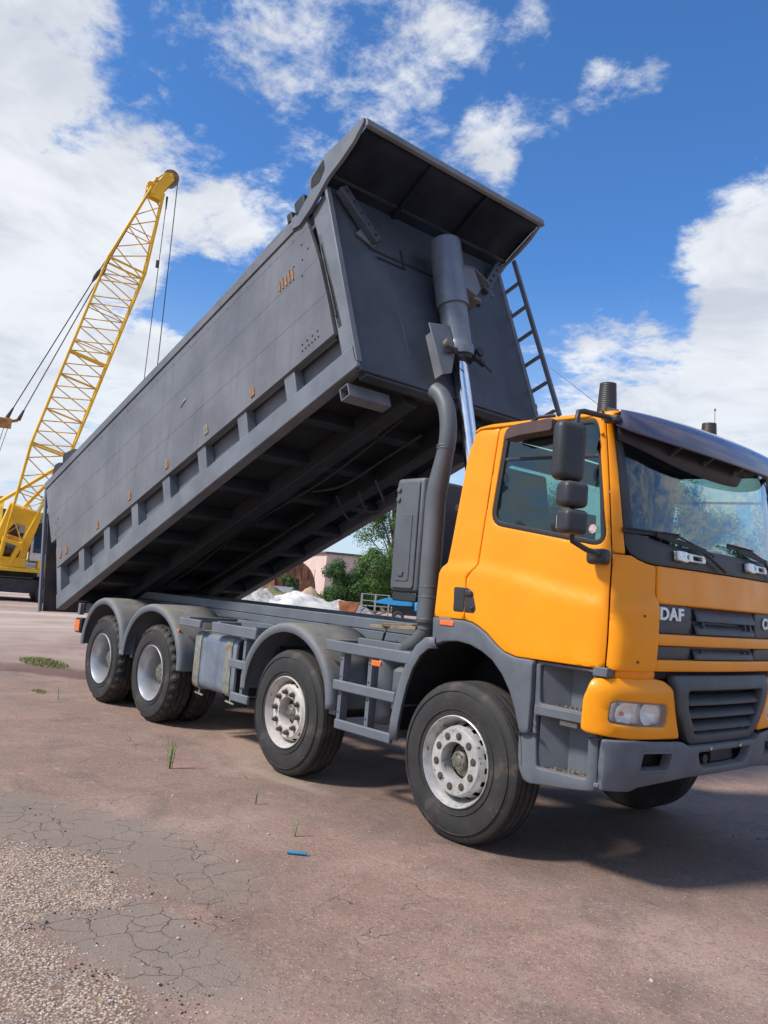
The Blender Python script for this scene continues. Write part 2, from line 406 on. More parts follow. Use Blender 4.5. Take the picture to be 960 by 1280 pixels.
# ================================================================== GROUND (setting)
def ground_mat():
    mt = bpy.data.materials.new('worn_red_asphalt'); mt.use_nodes = True; t = mt.node_tree; n = t.nodes; l = t.links
    b = n['Principled BSDF']; g = n.new('ShaderNodeNewGeometry'); P = g.outputs['Position']
    def nz(sc, det=8, ro=.6, dist=0, off=(0, 0, 0), scl=(1, 1, 1)):
        mp = n.new('ShaderNodeMapping'); mp.inputs['Location'].default_value = off; mp.inputs['Scale'].default_value = scl; l.new(P, mp.inputs[0])
        x = n.new('ShaderNodeTexNoise'); l.new(mp.outputs[0], x.inputs['Vector']); x.inputs['Scale'].default_value = sc
        x.inputs['Detail'].default_value = det; x.inputs['Roughness'].default_value = ro; x.inputs['Distortion'].default_value = dist
        return x.outputs['Fac']
    def mixc(fac, a, bb, bt='MIX'):
        x = n.new('ShaderNodeMix'); x.data_type = 'RGBA'; x.blend_type = bt
        for i, v in ((0, fac), (6, a), (7, bb)):
            if hasattr(v, 'is_linked'): l.new(v, x.inputs[i])
            elif i == 0: x.inputs[0].default_value = v
            else: x.inputs[i].default_value = (*v, 1)
        return x.outputs[2]
    def rng(v, a, bb, c=0, d=1):
        x = n.new('ShaderNodeMapRange'); x.interpolation_type = 'SMOOTHSTEP'; l.new(v, x.inputs[0])
        for i, q in zip((1, 2, 3, 4), (a, bb, c, d)): x.inputs[i].default_value = q
        return x.outputs[0]
    def mth(op, a, bb, clamp=False):
        x = n.new('ShaderNodeMath'); x.operation = op; x.use_clamp = clamp
        for i, v in enumerate((a, bb)):
            if hasattr(v, 'is_linked'): l.new(v, x.inputs[i])
            else: x.inputs[i].default_value = v
        return x.outputs[0]
    def patch(cx, cy, rx, ry, rot, edge=.35, nscale=2.5, namp=.9):
        mp = n.new('ShaderNodeMapping'); mp.vector_type = 'TEXTURE'
        mp.inputs['Location'].default_value = (cx, cy, 0); mp.inputs['Rotation'].default_value = (0, 0, R(rot)); mp.inputs['Scale'].default_value = (rx, ry, 1)
        l.new(P, mp.inputs[0]); vm = n.new('ShaderNodeVectorMath'); vm.operation = 'LENGTH'; l.new(mp.outputs[0], vm.inputs[0])
        w = mth('ADD', vm.outputs['Value'], mth('MULTIPLY', mth('SUBTRACT', nz(nscale, 7, .65, .3, (cx*3, cy*2, 0)), .5), namp*2))
        return rng(w, 1+edge*.5, 1-edge*.5)
    # asphalt body
    red = mixc(rng(nz(.9, 8, .6), .38, .66), (.300, .190, .140), (.405, .248, .186))
    red = mixc(rng(nz(3.1, 8, .65, .4, (5, 1, 0)), .45, .72, 0, .7), red, (.300, .220, .165))
    red = mixc(rng(nz(.35, 6, .6, 0, (2, 9, 0)), .5, .72, 0, .65), red, (.50, .35, .27))
    red = mixc(rng(nz(1.7, 9, .68, .5, (4, 4, 4)), .49, .70, 0, .75), red, (.185, .128, .102))
    red = mixc(rng(nz(7.5, 9, .72, .2, (1, 6, 2)), .47, .70, 0, .55), red, (.205, .145, .118))
    red = mixc(rng(nz(5.0, 9, .72, .2, (6, 1, 2)), .54, .70, 0, .55), red, (.54, .40, .32))
    red = mixc(rng(nz(.55, 7, .6, .6, (13, 4, 4)), .52, .68, 0, .6), red, (.50, .355, .275))
    # stone specks in the asphalt
    vo = n.new('ShaderNodeTexVoronoi'); l.new(P, vo.inputs['Vector']); vo.inputs['Scale'].default_value = 62
    vsep = n.new('ShaderNodeSeparateColor'); l.new(vo.outputs['Color'], vsep.inputs[0])
    sp = mth('MULTIPLY', rng(vo.outputs['Distance'], .42, .25), rng(vsep.outputs[0], .70, .76))
    red = mixc(mth('MULTIPLY', sp, .62), red, (.62, .50, .42))
    sp2 = mth('MULTIPLY', rng(vo.outputs['Distance'], .45, .3), rng(vsep.outputs[1], .70, .76))
    red = mixc(mth('MULTIPLY', sp2, .55), red, (.07, .052, .047))
    fine = nz(140, 4, .7)
    med = nz(34, 5, .7, 0, (8, 3, 1))
    red = mixc(rng(med, .45, .70, 0, .45), red, (.17, .125, .10))
    red = mixc(rng(med, .50, .30, 0, .30), red, (.50, .37, .30))
    red = mixc(rng(fine, .38, .68, 0, .5), red, (.13, .095, .078))
    # grey-brown older patch with dense cracks (in front of the gravel)
    m_old = mth('MAXIMUM', patch(-1.25, -2.05, 1.5, .42, 22, .8, 1.6, .6), patch(.35, -2.32, .72, .28, 10, .6, 2, .6))
    red = mixc(mth('MULTIPLY', m_old, .7), red, mixc(fine, (.185, .150, .120), (.30, .245, .20)))
    # cracks: network broken up by a noise mask, wobbly edges
    def cracks(scale, width, mask, off):
        nv = n.new('ShaderNodeTexNoise'); l.new(P, nv.inputs['Vector']); nv.inputs['Scale'].default_value = scale*1.7; nv.inputs['Detail'].default_value = 5
        va = n.new('ShaderNodeVectorMath'); va.operation = 'MULTIPLY_ADD'; l.new(nv.outputs['Color'], va.inputs[0]); va.inputs[1].default_value = (.42/scale*1.6,)*3
        mp = n.new('ShaderNodeMapping'); mp.inputs['Location'].default_value = off; l.new(P, mp.inputs[0]); l.new(mp.outputs[0], va.inputs[2])
        v = n.new('ShaderNodeTexVoronoi'); v.feature = 'DISTANCE_TO_EDGE'; v.voronoi_dimensions = '2D'; l.new(va.outputs[0], v.inputs['Vector']); v.inputs['Scale'].default_value = scale
        return mth('MULTIPLY', rng(v.outputs['Distance'], width, width*.25), mask)
    ck = mth('MAXIMUM', cracks(6.2, .026, mth('MULTIPLY', rng(m_old, .25, .8), rng(nz(2.2, 5, .6, 0, (7, 7, 0)), .42, .56)), (0, 0, 0)),
             cracks(.9, .0045, mth('MULTIPLY', patch(-3, -1.2, 5, 1.6, 25, .6, 1, .5), rng(nz(1.1, 5, .6, 0, (3, 1, 0)), .52, .62)), (4, 2, 0)))
    ck = mth('MAXIMUM', ck, cracks(3.4, .012, mth('MULTIPLY', patch(-.5, -1.85, 2.2, .8, 20, .6, 2, .6), rng(nz(1.7, 5, .6, 0, (1, 5, 0)), .50, .60)), (1, 8, 0)))
    red = mixc(mth('MULTIPLY', ck, .62), red, (.06, .045, .04))
    # rust-red spill, darker patch under the cab, pale washed sand streaks
    red = mixc(mth('MULTIPLY', patch(-9.1, .55, 1.5, .55, 35, .6, 3, .8), .75), red, (.105, .045, .035))
    red = mixc(mth('MULTIPLY', patch(-1.9, -.02, .55, .10, 8, .8, 5, .8), .6), red, (.40, .31, .22))
    red = mixc(mth('MULTIPLY', patch(-.2, 1.3, 2.2, 1.4, 10, .8, 2, .6), .38), red, (.055, .045, .042))
    far = n.new('ShaderNodeVectorMath'); far.operation = 'DISTANCE'; l.new(P, far.inputs[0]); far.inputs[1].default_value = (0, 0, 0)
    fd = mth('MULTIPLY', rng(far.outputs['Value'], 6.5, 20), rng(nz(.25, 8, .7, .6, (0, 0, 0), (1, .35, 1)), .40, .62, .25, 1))
    red = mixc(mth('MULTIPLY', fd, .9), red, (.56, .43, .345))
    # sandy gravel patch, bottom left
    vg = n.new('ShaderNodeTexVoronoi'); l.new(P, vg.inputs['Vector']); vg.inputs['Scale'].default_value = 70
    vs2 = n.new('ShaderNodeSeparateColor'); l.new(vg.outputs['Color'], vs2.inputs[0])
    gcol = mixc(vs2.outputs[0], (.34, .25, .19), (.56, .44, .35)); gcol = mixc(rng(vs2.outputs[1], .7, .8), gcol, (.60, .52, .44))
    gcol = mixc(rng(vg.outputs['Distance'], .3, .62), gcol, (.20, .13, .085))
    gcol = mixc(rng(nz(5, 6, .6), .45, .7, 0, .55), gcol, (.46, .32, .22)); gcol = mixc(rng(nz(3, 6, .6, 0, (9, 9, 0)), .5, .7, 0, .6), gcol, (.24, .185, .15))
    gm = mth('MAXIMUM', patch(.62, -3.25, 1.5, .66, 2, .22, 4.2, .75), patch(-.66, -2.52, .62, .42, 18, .28, 5, .75))
    col = mixc(gm, red, gcol)
    l.new(col, b.inputs['Base Color']); b.inputs['Roughness'].default_value = .88; b.inputs['Specular IOR Level'].default_value = .25
    h = mth('ADD', mth('MULTIPLY', fine, .25), mth('MULTIPLY', nz(28, 6, .7), .45))
    h = mth('SUBTRACT', h, mth('MULTIPLY', ck, 1.4)); h = mth('ADD', h, mth('MULTIPLY', sp, .4))
    h = mth('ADD', h, mth('MULTIPLY', gm, mth('SUBTRACT', 1.1, vg.outputs['Distance'])))
    bp = n.new('ShaderNodeBump'); bp.inputs['Strength'].default_value = .75; bp.inputs['Distance'].default_value = .008
    l.new(h, bp.inputs['Height']); l.new(bp.outputs[0], b.inputs['Normal'])
    return mt
M_GR = ground_mat()
def ground():
    mb = MB(); rows = []
    rad = [0, 1.5, 3, 5, 8, 12, 18, 27, 40, 60, 100, 200, 500, 1500]
    for q in rad:
        rows.append([Vector((math.cos(2*PI*k/64)*q, math.sin(2*PI*k/64)*q, 0 if q < 30 else .0)) for k in range(65)])
    mb.grid(rows); o = mb.build('ground', M_GR, smooth=0); tag(o, kind='structure'); return o
ground()

# ================================================================== THE TRUCK
TR = empty('dump_truck', (-3.0, 1.25, 0), 'orange cab four-axle dump truck with its long grey tipping body raised', 'truck')
WR = .535
AX = [0.0, -2.042, -4.70, -6.10]

# ---- wheels -------------------------------------------------------
def tyre(mb, y0, wid, lug):
    y1 = y0+wid; s = .028
    prof = [(.292, y0+.035), (.300, y0+.012), (.325, y0+.010), (.37, y0+.004), (.42, y0), (.455, y0+.004), (.485, y0+.012), (.487, y0+.015), (.505, y0+.020), (.522, y0+.034), (WR-.004, y0+.052), (WR, y0+.066)]
    gro = [.22, .40, .60, .78]
    for g in gro:
        c = y0+wid*g; prof += [(WR, c-.010), (WR-.014, c-.006), (WR-.014, c+.006), (WR, c+.010)]
    prof += [(WR, y1-.066), (.522, y1-.034), (.485, y1-.012), (.42, y1), (.325, y1-.010), (.292, y1-.035)]
    n = 120 if lug else 96
    shoulder = {8, 9, 10, 11, 12, len(prof)-5, len(prof)-6}
    def rf(i, k, r):
        if lug:
            if i in shoulder and (k % 4) >= 2: return r-.022
            if 12 < i < len(prof)-6 and (k+i//4*2) % 5 == 0: return r-.012
        else:
            if i in (10, 11) and k % 2: return r-.004
        return r
    mb.lathe(prof, n=n, rfun=rf)
    # moulded ring and raised sidewall marks
    for r0 in (.345, .468):
        mb.lathe([(r0, y0+.006), (r0+.003, y0-.001), (r0+.006, y0+.004)], n=96)
def rim_steer(protr, nut_h, rmt):
    mb = MB(); n = 80
    prof = [(.296, .30), (.262, .28), (.262, .16), (.270, .12), (.268, .075), (.276, .060), (.284, .030), (.296, .022), (.306, .012), (.306, .002), (.300, -.002), (.296, .004), (.280, .040), (.268, .062), (.262, .090), (.255, .115)]
    mb.lathe(prof, n=n)
    cone = [(.256, .112), (.252, .098), (.244, .072), (.236, .050), (.226, protr+.012), (.216, protr), (.130, protr), (.126, protr+.006), (.124, protr+.10)]
    mb.lathe(cone, n=n, skip=lambda i, k: i in (1, 2) and (k % 5) in (0, 1, 2) and (k//5) % 1 == 0 and (k % 5) != 2)
    rim = mb.build('wheel', rmt, TR, smooth=35)
    for k in range(10):
        nb = MB(); t = 2*PI*(k+.5)/10; c = Vector((math.cos(t)*.172, protr, math.sin(t)*.172))
        if nut_h < .02:
            nb.lathe([(.0, -.001), (.027, -.001), (.027, .004)], origin=c, n=14); nb.lathe([(0, -.008), (.015, -.007), (.017, .004)], origin=c, n=6)
        else:
            nb.lathe([(0, -nut_h), (.013, -nut_h), (.015, -nut_h*.7), (.020, -nut_h*.66), (.021, .0)], origin=c, n=8); nb.lathe([(.030, -.004), (.030, .002)], origin=c, n=12)
        nb.build('wheel_nut', M_NUT, rim, smooth=30)
    hb = MB(); hb.lathe([(0, protr+.030), (.030, protr+.028), (.036, protr+.034), (.058, protr+.036), (.066, protr+.044), (.070, protr+.10), (.110, protr+.104), (.124, protr+.12), (.125, .28)], n=40)
    for k in range(6):
        t = 2*PI*k/6; hb.lathe([(0, protr+.028), (.008, protr+.03), (.009, protr+.045)], origin=(math.cos(t)*.05, 0, math.sin(t)*.05), n=8)
    hb.build('hub', M_HUB, rim, smooth=35)
    dk = MB(); dk.lathe([(.0, .17), (.262, .17)], n=32); dk.lathe([(.124, .125), (.262, .16)], n=32); dk.build('brake_drum', M_DARK, rim, smooth=0)
    tb = MB(); tyre(tb, 0, .308, False); tb.build('tyre', M_TYRE, rim, smooth=28)
    return rim
def rim_drive():
    mb = MB(); n = 80
    prof = [(.296, .27), (.262, .26), (.255, .205), (.262, .17), (.268, .12), (.272, .075), (.284, .030), (.296, .020), (.306, .012), (.306, .002), (.300, -.002), (.294, .006), (.278, .040), (.266, .078), (.261, .12), (.257, .180), (.252, .225), (.215, .246), (.10, .246)]
    mb.lathe(prof, n=n)
    rim = mb.build('wheel', M_RIM3, TR, smooth=35)
    for k in range(10):
        nb = MB(); t = 2*PI*(k+.5)/10; nb.lathe([(0, .185), (.013, .185), (.015, .20), (.021, .205), (.021, .235)], origin=(math.cos(t)*.168, 0, math.sin(t)*.168), n=8)
        nb.build('wheel_nut', M_NUT, rim, smooth=30)
    vb = MB(); vb.lathe([(.250, .226), (.215, .232), (.10, .232)], n=48)
    for k in range(10):
        t = 2*PI*k/10; vb.lathe([(0, .224), (.020, .2245), (.022, .232)], origin=(math.cos(t)*.226, 0, math.sin(t)*.226), n=14)
    vb.build('wheel_disc', mat('dark_disc', (.075, .065, .058), .7, .2, var=.4, vscale=20), rim, smooth=35)  # disc coloured darker than the rim around it
    hb = MB(); hb.lathe([(0, .105), (.055, .105), (.085, .112), (.092, .12), (.096, .145), (.118, .150), (.120, .23)], n=40)
    for k in range(12):
        t = 2*PI*k/12; hb.lathe([(0, .135), (.009, .136), (.010, .15)], origin=(math.cos(t)*.107, 0, math.sin(t)*.107), n=8)
    for k in range(6):
        t = 2*PI*k/6; hb.lathe([(0, .098), (.008, .099), (.009, .11)], origin=(math.cos(t)*.06, 0, math.sin(t)*.06), n=8)
    hb.build('hub', M_HUB, rim, smooth=35)
    tb = MB(); tyre(tb, 0, .285, True); tb.build('tyre', M_TYRE, rim, smooth=28)
    t2 = MB(); tyre(t2, .325, .285, True); t2.lathe([(.296, .34), (.26, .36), (.26, .60), (.296, .61)], n=48); t2.build('tyre', M_TYRE, rim, smooth=28)
    return rim
w1 = rim_steer(.004, .01, M_RIM); w1.location = (AX[0], .03, WR); w1.rotation_euler = (0, R(9), 0)
w2 = rim_steer(.030, .045, M_RIM2); w2.location = (AX[1], .03, WR); w2.rotation_euler = (0, R(25), 0)
w3 = rim_drive(); w3.location = (AX[2], .03, WR); w3.rotation_euler = (0, R(14), 0)
copytree(w3, None, loc=(AX[3], .03, WR), rot=(0, R(50), 0))
for src, x in ((w1, AX[0]), (w2, AX[1]), (w3, AX[2]), (w3, AX[3])):
    copytree(src, None, loc=(x, 2.47, WR), rot=(0, R(33), PI))
for i, x in enumerate(AX):
    ab = MB(); ab.tube([(x, .30, WR), (x, 2.2, WR)], .075 if i < 2 else .10, 16)
    if i >= 2: ab.lathe([(0, -.3), (.16, -.25), (.24, -.1), (.26, 0), (.24, .1), (.16, .25), (0, .3)], origin=(x, 1.25, WR+.02), n=20)
    ab.tube([(x, .40, WR), (x, .56, WR)], .20, 20)
    ab.build('axle', M_UNDER, TR)

# ---- chassis ------------------------------------------------------
fr = MB()
for y in (.80, 1.62):
    fr.box(-7.25, 1.0, y, y+.08, 1.00, 1.28)
    fr.box(-7.25, -.45, y-.004, y+.084, 1.285, 1.385)
for x in (-7.1, -6.7, -5.4, -4.0, -3.3, -2.6, -1.3, -.3, .6): fr.box(x-.05, x+.05, .88, 1.62, 1.05, 1.25)
fr.build('chassis_frame', M_GREY, TR, bevel=.006)
sm = MB()        # rail-side clutter: brackets, springs, valves
for ax in AX:
    for y in (.62, 1.80):
        pts = [(ax-.62, y, .98), (ax-.3, y, .80), (ax, y, .72), (ax+.3, y, .80), (ax+.62, y, .98)]
        for k in range(4): sm.beam(*[Vector(p)+Vector((0, 0, -.02*k)) for p in (pts[0], pts[1])], .08, .016); sm.beam(Vector(pts[1])+Vector((0, 0, -.02*k)), Vector(pts[3])+Vector((0, 0, -.02*k)), .08, .016); sm.beam(Vector(pts[3])+Vector((0, 0, -.02*k)), Vector(pts[4])+Vector((0, 0, -.02*k)), .08, .016)
sm.build('leaf_springs', M_UNDER, TR)
at = MB()
at.lathe([(0, -.30), (.10, -.29), (.15, -.25), (.16, -.2), (.16, .2), (.15, .25), (.10, .29), (0, .30)], origin=(-1.30, .52, .84), axis='z', n=32)
at.build('air_tank', M_GREY, TR)
at = MB(); at.lathe([(0, -.2), (.08, -.19), (.13, -.15), (.13, .15), (.08, .19), (0, .2)], origin=(-1.00, .50, .86), axis='z', n=28); at.build('air_tank', M_GREY, TR)
bt = MB(); bt.box(-.86, -.66, .30, .55, .92, 1.10); bt.lathe([(.0, .135), (.045, .13), (.05, .10), (.05, 0)], origin=(-.76, .42, 1.09), axis='z', n=16); bt.build('washer_bottle', mat('old_white_plastic', (.36, .36, .30), .6, var=.2, spots=(.2, .13, .07), spotscale=9, spotcut=.5), TR, bevel=.02)
bx = MB(); bx.box(-2.95, -2.62, .30, .75, .62, 1.08); bx.build('battery_box', M_UNDER, TR, bevel=.02)
# timber left on the frame
wb = MB(); wb.beam((-1.55, .55, 1.335), (-1.05, .62, 1.36), .10, .03); wb.beam((-1.40, .52, 1.36), (-1.10, .74, 1.375), .09, .03); wb.build('timber_offcut', M_WOOD, TR, bevel=.004)

# side guards: beams (right side, mirrored left) on punched uprights
def mir(mb, on):
    if on:
        for v in mb.v: v.y = 2.5-v.y
    return mb
for side in (0, 1):
    for (x0, x1, z0, z1, tl) in ((-1.53, -.50, 1.125, 1.215, .012), (-1.39, -.64, .825, .905, .014), (-1.33, -.655, .525, .60, .006), (-4.12, -3.66, 1.115, 1.20, .01), (-3.42, -2.60, 1.10, 1.205, 0), (-3.03, -2.68, .805, .885, 0), (-2.96, -2.64, .50, .58, 0)):
        b_ = MB(); b_.box(x0, x1, .02, .055, z0, z1); mir(b_, side).build('side_guard_beam', M_GREY, TR, bevel=.010)
    for x, z0, z1 in ((-1.33, .55, 1.20), (-.98, .55, 1.20), (-2.82, .52, 1.17)):
        b_ = MB(); b_.box(x-.022, x+.022, .056, .075, z0, z1); b_.box(x+.018, x+.023, .076, .13, z0, z1)
        up = mir(b_, side).build('side_guard_post', M_GREY, TR, bevel=.004)
        for k in range(int((z1-z0)/.14)):
            h_ = MB(); h_.tube([(x-.004, .054, z0+.1+k*.14), (x-.004, .057, z0+.1+k*.14)], .008, 8); mir(h_, side).build('bolt_hole', M_DARK, up)
    for x in (-1.50, -.60, -2.7, -3.35, -4.0):
        b_ = MB(); b_.box(x-.03, x+.03, .056, .80, 1.16, 1.215); mir(b_, side).build('guard_bracket', M_GREY, TR, bevel=.006)
    b_ = MB(); b_.box(-1.45, -.62, .30, .34, 1.17, 1.24); b_.box(-3.4, -2.6, .30, .34, 1.17, 1.24); mir(b_, side).build('guard_rail', M_GREY, TR, bevel=.006)

# amber side markers
for x, y, z in ((-.845, .012, 1.095), (-4.17, .045, 1.05)):
    b_ = MB(); b_.box(x-.055, x+.055, y-.02, y, z-.022, z+.022); b_.build('side_marker_lamp', M_AMB, TR, bevel=.006)
b_ = MB(); b_.box(-7.05, -6.86, .03, .30, .78, .97); tl = b_.build('tail_lamp_box', M_UNDER, TR, bevel=.01)
b_ = MB(); b_.box(-7.04, -6.88, .015, .031, .80, .95); b_.build('reflector', M_AMB, tl, bevel=.004)

# fuel tank
def fuel_tank(side):
    prof = fillet([(.10, .50), (.66, .50), (.66, 1.08), (.10, 1.08)], [.10, .06, .06, .10], 6)
    b_ = MB(); b_.prism(prof, -3.86, -3.03, 'x'); t_ = mir(b_, side).build('fuel_tank', M_TANK, TR, bevel=.012, smooth=50)
    for x in (-3.78, -3.16):
        pr = [(y+(-.012 if y < .3 else .0), z+(-.010 if z < .8 else .010)) for y, z in prof]
        s_ = MB(); s_.prism(pr, x-.06, x+.06, 'x'); mir(s_, side).build('tank_strap', M_STRAP, t_, bevel=.004, smooth=50)
        h_ = MB(); h_.tube([(x, .16, .50), (x+.01, .15, .44)], .010, 8); h_.tube([(x-.07, .15, .445), (x+.09, .15, .435)], .010, 8); mir(h_, side).build('strap_bolt', M_STRAP, t_)
    c_ = MB(); c_.tube([(-3.45, .40, 1.08), (-3.45, .40, 1.13)], .05, 20); mir(c_, side).build('tank_cap', M_BLK, t_, bevel=.006)
    b_ = MB(); b_.prism(fillet([(.10, .52), (.60, .52), (.60, 1.06), (.10, 1.06)], .08, 5), -3.025, -2.99, 'x'); mir(b_, side).build('tank_end_plate', M_UNDER, t_)
for s_ in (0, 1): fuel_tank(s_)

# mudguards: rolled edge + wide top, open below
def mudguard(name, cx, rx, zt, zl, zr, side, depth=.62, y0=.0, band=.075):
    n = 36; zc = .66; rz = zt-zc
    def pt(t, k=0): return (cx-math.cos(t)*(rx-k), zc+math.sin(t)*(rz-k))
    ts = [PI*i/n for i in range(n+1)]
    pth = [(cx-rx, zl)] + [pt(t) for t in ts] + [(cx+rx, zr)]
    inn = [(cx-rx+band, zl)] + [pt(t, band) for t in ts] + [(cx+rx-band, zr)]
    mb = MB(); rows = []
    for (ax_, az), (bx_, bz) in zip(pth, inn):
        d = Vector((ax_-bx_, 0, az-bz)); A = Vector((ax_, 0, az)); B = Vector((bx_, 0, bz))
        rows.append([B+Vector((0, y0+.030, 0)), B+Vector((0, y0+.012, 0)), B.lerp(A, .25)+Vector((0, y0+.001, 0)), B.lerp(A, .6)+Vector((0, y0, 0)), B.lerp(A, .85)+Vector((0, y0+.010, 0)),
                     B.lerp(A, .98)+Vector((0, y0+.034, 0)), A+Vector((0, y0+.07, 0)), A+Vector((0, y0+.09, 0)), A+Vector((0, y0+depth*.5, 0)), A+Vector((0, y0+depth, 0))])
    mb.grid(rows)
    o = mir(mb, side).build(name, M_MUD, TR, solid=.008, smooth=50)
    return o
for side in (0, 1):
    mudguard('mudguard', -2.07, .70, 1.30, .64, .66, side)
    mudguard('mudguard', -4.73, .755, 1.295, .67, .64, side)
    mudguard('mudguard', -6.10, .655, 1.285, .74, .70, side)
    b_ = MB(); b_.box(-5.46, -5.40, .12, .14, .62, 1.1); b_.box(-1.44, -1.36, .05, .16, .62, .66); b_.box(-5.50, -5.44, .1, .5, 1.02, 1.06); mir(b_, side).build('mudguard_bracket', M_GREY, TR)
    # rear half-guard behind the cab
    mb = MB(); rows = []
    arc = [(-.27, 1.345), (-.36, 1.335), (-.45, 1.27), (-.53, 1.16), (-.59, 1.02), (-.635, .86), (-.665, .70), (-.675, .56)]
    for i, (x, z) in enumerate(arc):
        a_ = Vector(arc[max(0, i-1)]); b2 = Vector(arc[min(len(arc)-1, i+1)]); t_ = (b2-a_).normalized(); nn_ = Vector((t_.y, -t_.x))*-1
        # inner edge lies towards the wheel
        inx, inz = x-nn_.x*-.0, z
        w_ = .075; ix = x+w_*(-t_.y)*-1*-1; iz = z+w_*(t_.x)*-1*-1
        A = Vector((x, 0, z)); c = Vector((0, 0, .62)); dv = (Vector((0, 0, .60))-A).normalized(); B = A+dv*w_
        rows.append([B+Vector((0, .055, 0)), B+Vector((0, .03, 0)), B.lerp(A, .5)+Vector((0, .02, 0)), A+Vector((0, .03, 0)), A+Vector((0, .06, 0)), A+Vector((0, .55, 0))])
    mb.grid(rows); mir(mb, side).build('wheel_arch_rear_guard', M_GREY, TR, solid=.010, smooth=50)

# ---- cab ----------------------------------------------------------
PLAN = [(-.45, .08), (.98, .08), (1.02, .082), (1.055, .090), (1.085, .103), (1.110, .122), (1.132, .150), (1.152, .190), (1.172, .245), (1.192, .33), (1.210, .45), (1.224, .60), (1.236, .80), (1.245, 1.0), (1.248, 1.25)]
_p = [Vector(q) for q in PLAN]; _full = _p + [Vector((q.x, 2.5-q.y)) for q in reversed(_p[:-1])]
_s = [-.45]
for i in range(1, len(_full)): _s.append(_s[-1]+(_full[i]-_full[i-1]).length)
SMAX = _s[-1]
def plan(a):
    a = min(max(a, _s[0]), SMAX)
    for i in range(1, len(_s)):
        if a <= _s[i] or i == len(_s)-1:
            t = (a-_s[i-1])/(_s[i]-_s[i-1]); p = _full[i-1].lerp(_full[i], t); d = (_full[i]-_full[i-1]).normalized(); return p, Vector((d.y, -d.x)), d
def a_of_y(y, left=False):      # arc length at a given y on the front
    lo, hi = 1.0, (_s[14] if not left else SMAX-1.4)
    if left: lo, hi = _s[14], SMAX-1.0
    for _ in range(40):
        mid = (lo+hi)/2
        if plan(mid)[0].y < y: lo = mid
        else: hi = mid
    return (lo+hi)/2
AC = _s[14]                     # arc length at the centre line
def mirr(a): return 2*AC-a if True else a
def sst(x, a, b): t = min(1, max(0, (x-a)/(b-a))); return t*t*(3-2*t)
def cabpt(off=0.0, bul=True):
    def fn(a, z):
        p, nrm, d = plan(a); am = a if a <= AC else 2*AC-a
        fr_ = sst(am, .85, 1.25)                       # 0 on the side, 1 on the front
        x, y = p.x+nrm.x*off, p.y+nrm.y*off
        # upper body leans in at the side; waist shoulder below z = 1.86 sticks out
        zs = 1.87-.17*sst(am, .0, 1.15)
        sh = (1-sst(z, zs-.045, zs+.030))*.030*(1-fr_*.6) if bul else 0
        tum = max(0, z-1.95)*.030*(1-fr_)
        edge = sst(z, 2.82, 2.90)*.03
        hor = Vector((nrm.x, nrm.y))
        x += hor.x*(sh-tum-edge*(1-fr_)); y += hor.y*(sh-tum-edge*(1-fr_))
        x -= max(0, z-1.95)*.12*fr_ + max(0, z-1.95)**2*.04*fr_
        # lower front tucks in slightly
        x -= max(0, 1.45-z)*.06*fr_
        return Vector((x, y, z))
    return fn
CP = cabpt(); INT = M_INT
cab = MB()
# floor, rear wall with window, engine tunnel
cab.box(-.10, 1.12, .14, 2.36, 1.40, 1.46); cab.box(.0, 1.0, .8, 1.7, 1.05, 1.39)
cab_o = cab.build('cab_floor', M_DARK, TR)
rw = fillet([(.11, 1.46), (2.39, 1.46), (2.39, 2.84), (.11, 2.84)], .05)
rh = fillet([(.46, 2.18), (2.04, 2.18), (2.04, 2.66), (.46, 2.66)], .07)
def rearfn(y, z): return Vector((-.10-.13*sst(2.9-z, .0, 1.1)+.02, y, z))
panel('cab_rear_wall', rw, rearfn, M_OR, TR, [rh], sp=.12, thick=.03, mt2=M_INT)
panel('rear_window', rh, rearfn, G_SIDE, TR, sp=.2, thick=.004, bevel=0, mt2=G_SIDE)

